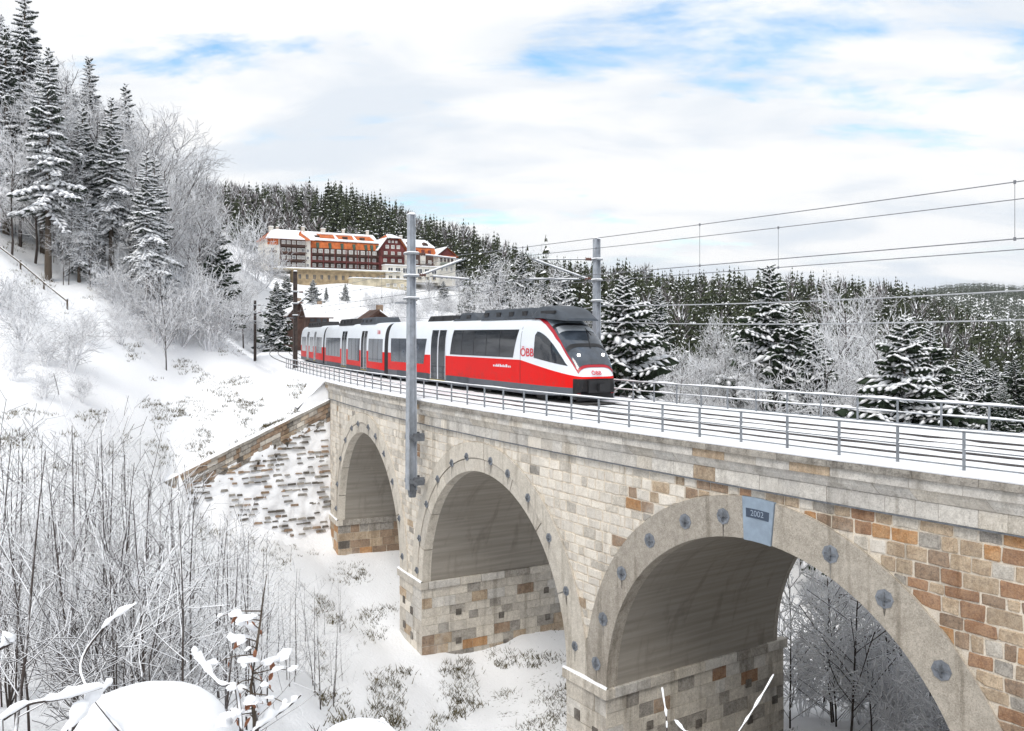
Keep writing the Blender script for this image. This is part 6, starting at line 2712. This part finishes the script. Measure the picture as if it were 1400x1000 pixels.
for e in ends[::2]:
    for k in range(1):
        o_ = link('leaf', MESH['beech_leaf'], bt)
        o_.location = e - BL + Vector((rb.uniform(-.02, .02), rb.uniform(-.02, .02), rb.uniform(-.01, .01)))
        o_.rotation_euler = (rb.uniform(-.7, .7), rb.uniform(-.7, .7), rb.random() * 6.28)
        s_ = rb.uniform(.55, .95)
        o_.scale = (s_, s_, s_)
for e in ends[::1]:
    if rb.random() < .8:
        m_ = MB()
        c = e - BL + Vector((0, 0, .012))
        rows = []
        w = rb.uniform(.014, .038)
        dome(m_, (0, 0, -.01), w * rb.uniform(.8, 1.9), w * rb.uniform(.8, 1.3), w * rb.uniform(.6, 1.0), rb.random() * 9, 10, 4, .8)
        o_ = m_.build('leaf_snow', M['snow_soft'], bt, True)
        o_.location = c
        o_.rotation_euler = (rb.uniform(-.5, .5), rb.uniform(-.5, .5), rb.random() * 6.28)

# ------------------------------------------------------------------ fence on the left slope
ft = thing('wooden_fence', 'low wooden rail fence running down the left slope under the trees', 'fence')
prev = None
poles = []
for px, py in ((-40, 305), (-5, 330), (28, 355), (60, 382), (92, 408)):
    d = on_ground(px, py + 14)
    d = min(max(d, 62), 80)
    x, y = at_px(px, d)
    z_ = gz(x, y)
    m_ = MB()
    m_.tube([(x, y, z_ - .4), (x, y, z_ + .8)], [.08, .07], 7)
    m_.build('post', M['bark'], ft)
    poles.append(Vector((x, y, z_)))
for a, b in zip(poles[:-1], poles[1:]):
    for h in (.62,):
        m_ = MB()
        m_.tube([a + Vector((0, -.09, h)), b + Vector((0, -.09, h))], .06, 6)
        m_.build('rail', M['bark'], ft)
        m_ = MB()
        m_.tube([a + (b - a) * (k / 8) + Vector((0, -.09, h + .07)) for k in range(9)], [.02 + .02 * rb.random() for k in range(9)], 6)
        m_.build('rail_snow', M['snow_soft'], ft, True)

# ------------------------------------------------------------------ thin winter haze
hm = bpy.data.materials.new('haze')
hm.use_nodes = True
ht = NT(hm.node_tree)
ho = ht.add('ShaderNodeOutputMaterial')
hv = ht.add('ShaderNodeVolumePrincipled')
hv.inputs['Color'].default_value = (0.86, 0.91, 0.98, 1)
hv.inputs['Density'].default_value = 0.00006
hv.inputs['Anisotropy'].default_value = 0.2
ht.t.links.new(hv.outputs[0], ho.inputs['Volume'])
m_ = MB()
m_.box((0, 0, 110), (6200, 6200, 400))
o = m_.build('haze', hm)
tag(o, 'thin bluish winter haze filling the valley air', kind='stuff')

# ------------------------------------------------------------------ labels that place each of a kind by its order in the row
_ones = ['', 'first', 'second', 'third', 'fourth', 'fifth', 'sixth', 'seventh', 'eighth', 'ninth', 'tenth', 'eleventh', 'twelfth', 'thirteenth', 'fourteenth', 'fifteenth', 'sixteenth', 'seventeenth', 'eighteenth', 'nineteenth']
_tens = {20: ('twentieth', 'twenty'), 30: ('thirtieth', 'thirty'), 40: ('fortieth', 'forty'), 50: ('fiftieth', 'fifty'), 60: ('sixtieth', 'sixty'), 70: ('seventieth', 'seventy'), 80: ('eightieth', 'eighty'), 90: ('ninetieth', 'ninety')}


def ordinal(n):
    if n < 20:
        return _ones[n]
    a, b = n // 10 * 10, n % 10
    return _tens[a][0] if b == 0 else _tens[a][1] + '-' + _ones[b]


for grp, txt in (('frosted shrubs on the left slope', 'frosted leafless shrub from the left on the white slope'), ('foreground bushes', 'low snow laden bush from the left among the foreground saplings'),
                 ('frosted growth behind the far railing', 'frosted slender tree from the left behind the far railing'), ('thicket beyond the near arch', 'thin snow crusted tree from the left in the thicket beyond the near arch'),
                 ('bushes beyond the near arch', 'snow crusted bush from the left in the thicket beyond the near arch'), ('frosted trees behind the train', 'frosted slender tree from the left on the bank behind the train'),
                 ('shrubs of the thicket above the meadow', 'pale frosted shrub from the left in the thicket above the meadow'), ('shrubs between train and hotel', 'frosted shrub from the left on the slope between train and hotel'),
                 ('scattered saplings', 'short sapling from the left on the open snow beside the thicket'), ('grey trees left of the hotel', 'grey bare tree from the left on the slope beside the hotel'),
                 ('spruces behind the arch thicket', 'dark spruce from the left behind the thicket beyond the near arch'), ('frosted trees inside the left wood', 'frosted broadleaf tree from the left deep inside the left wood'),
                 ('spruces of the wood behind the right end of the railing', 'dark spruce from the left in the wood behind the right end of the railing'),
                 ('frosted young trees under the left wood', 'frosted young tree from the left between the trunks of the left wood'),
                 ('spruces filling the left wood', 'snow laden spruce from the left deep inside the left wood')):
    mem = [q for q in COL.objects if q.get('group') == grp]
    mem.sort(key=lambda q: q.location.x / max(q.location.y, .1))
    for k, q in enumerate(mem):
        q['label'] = ordinal(k + 1) + ' ' + txt
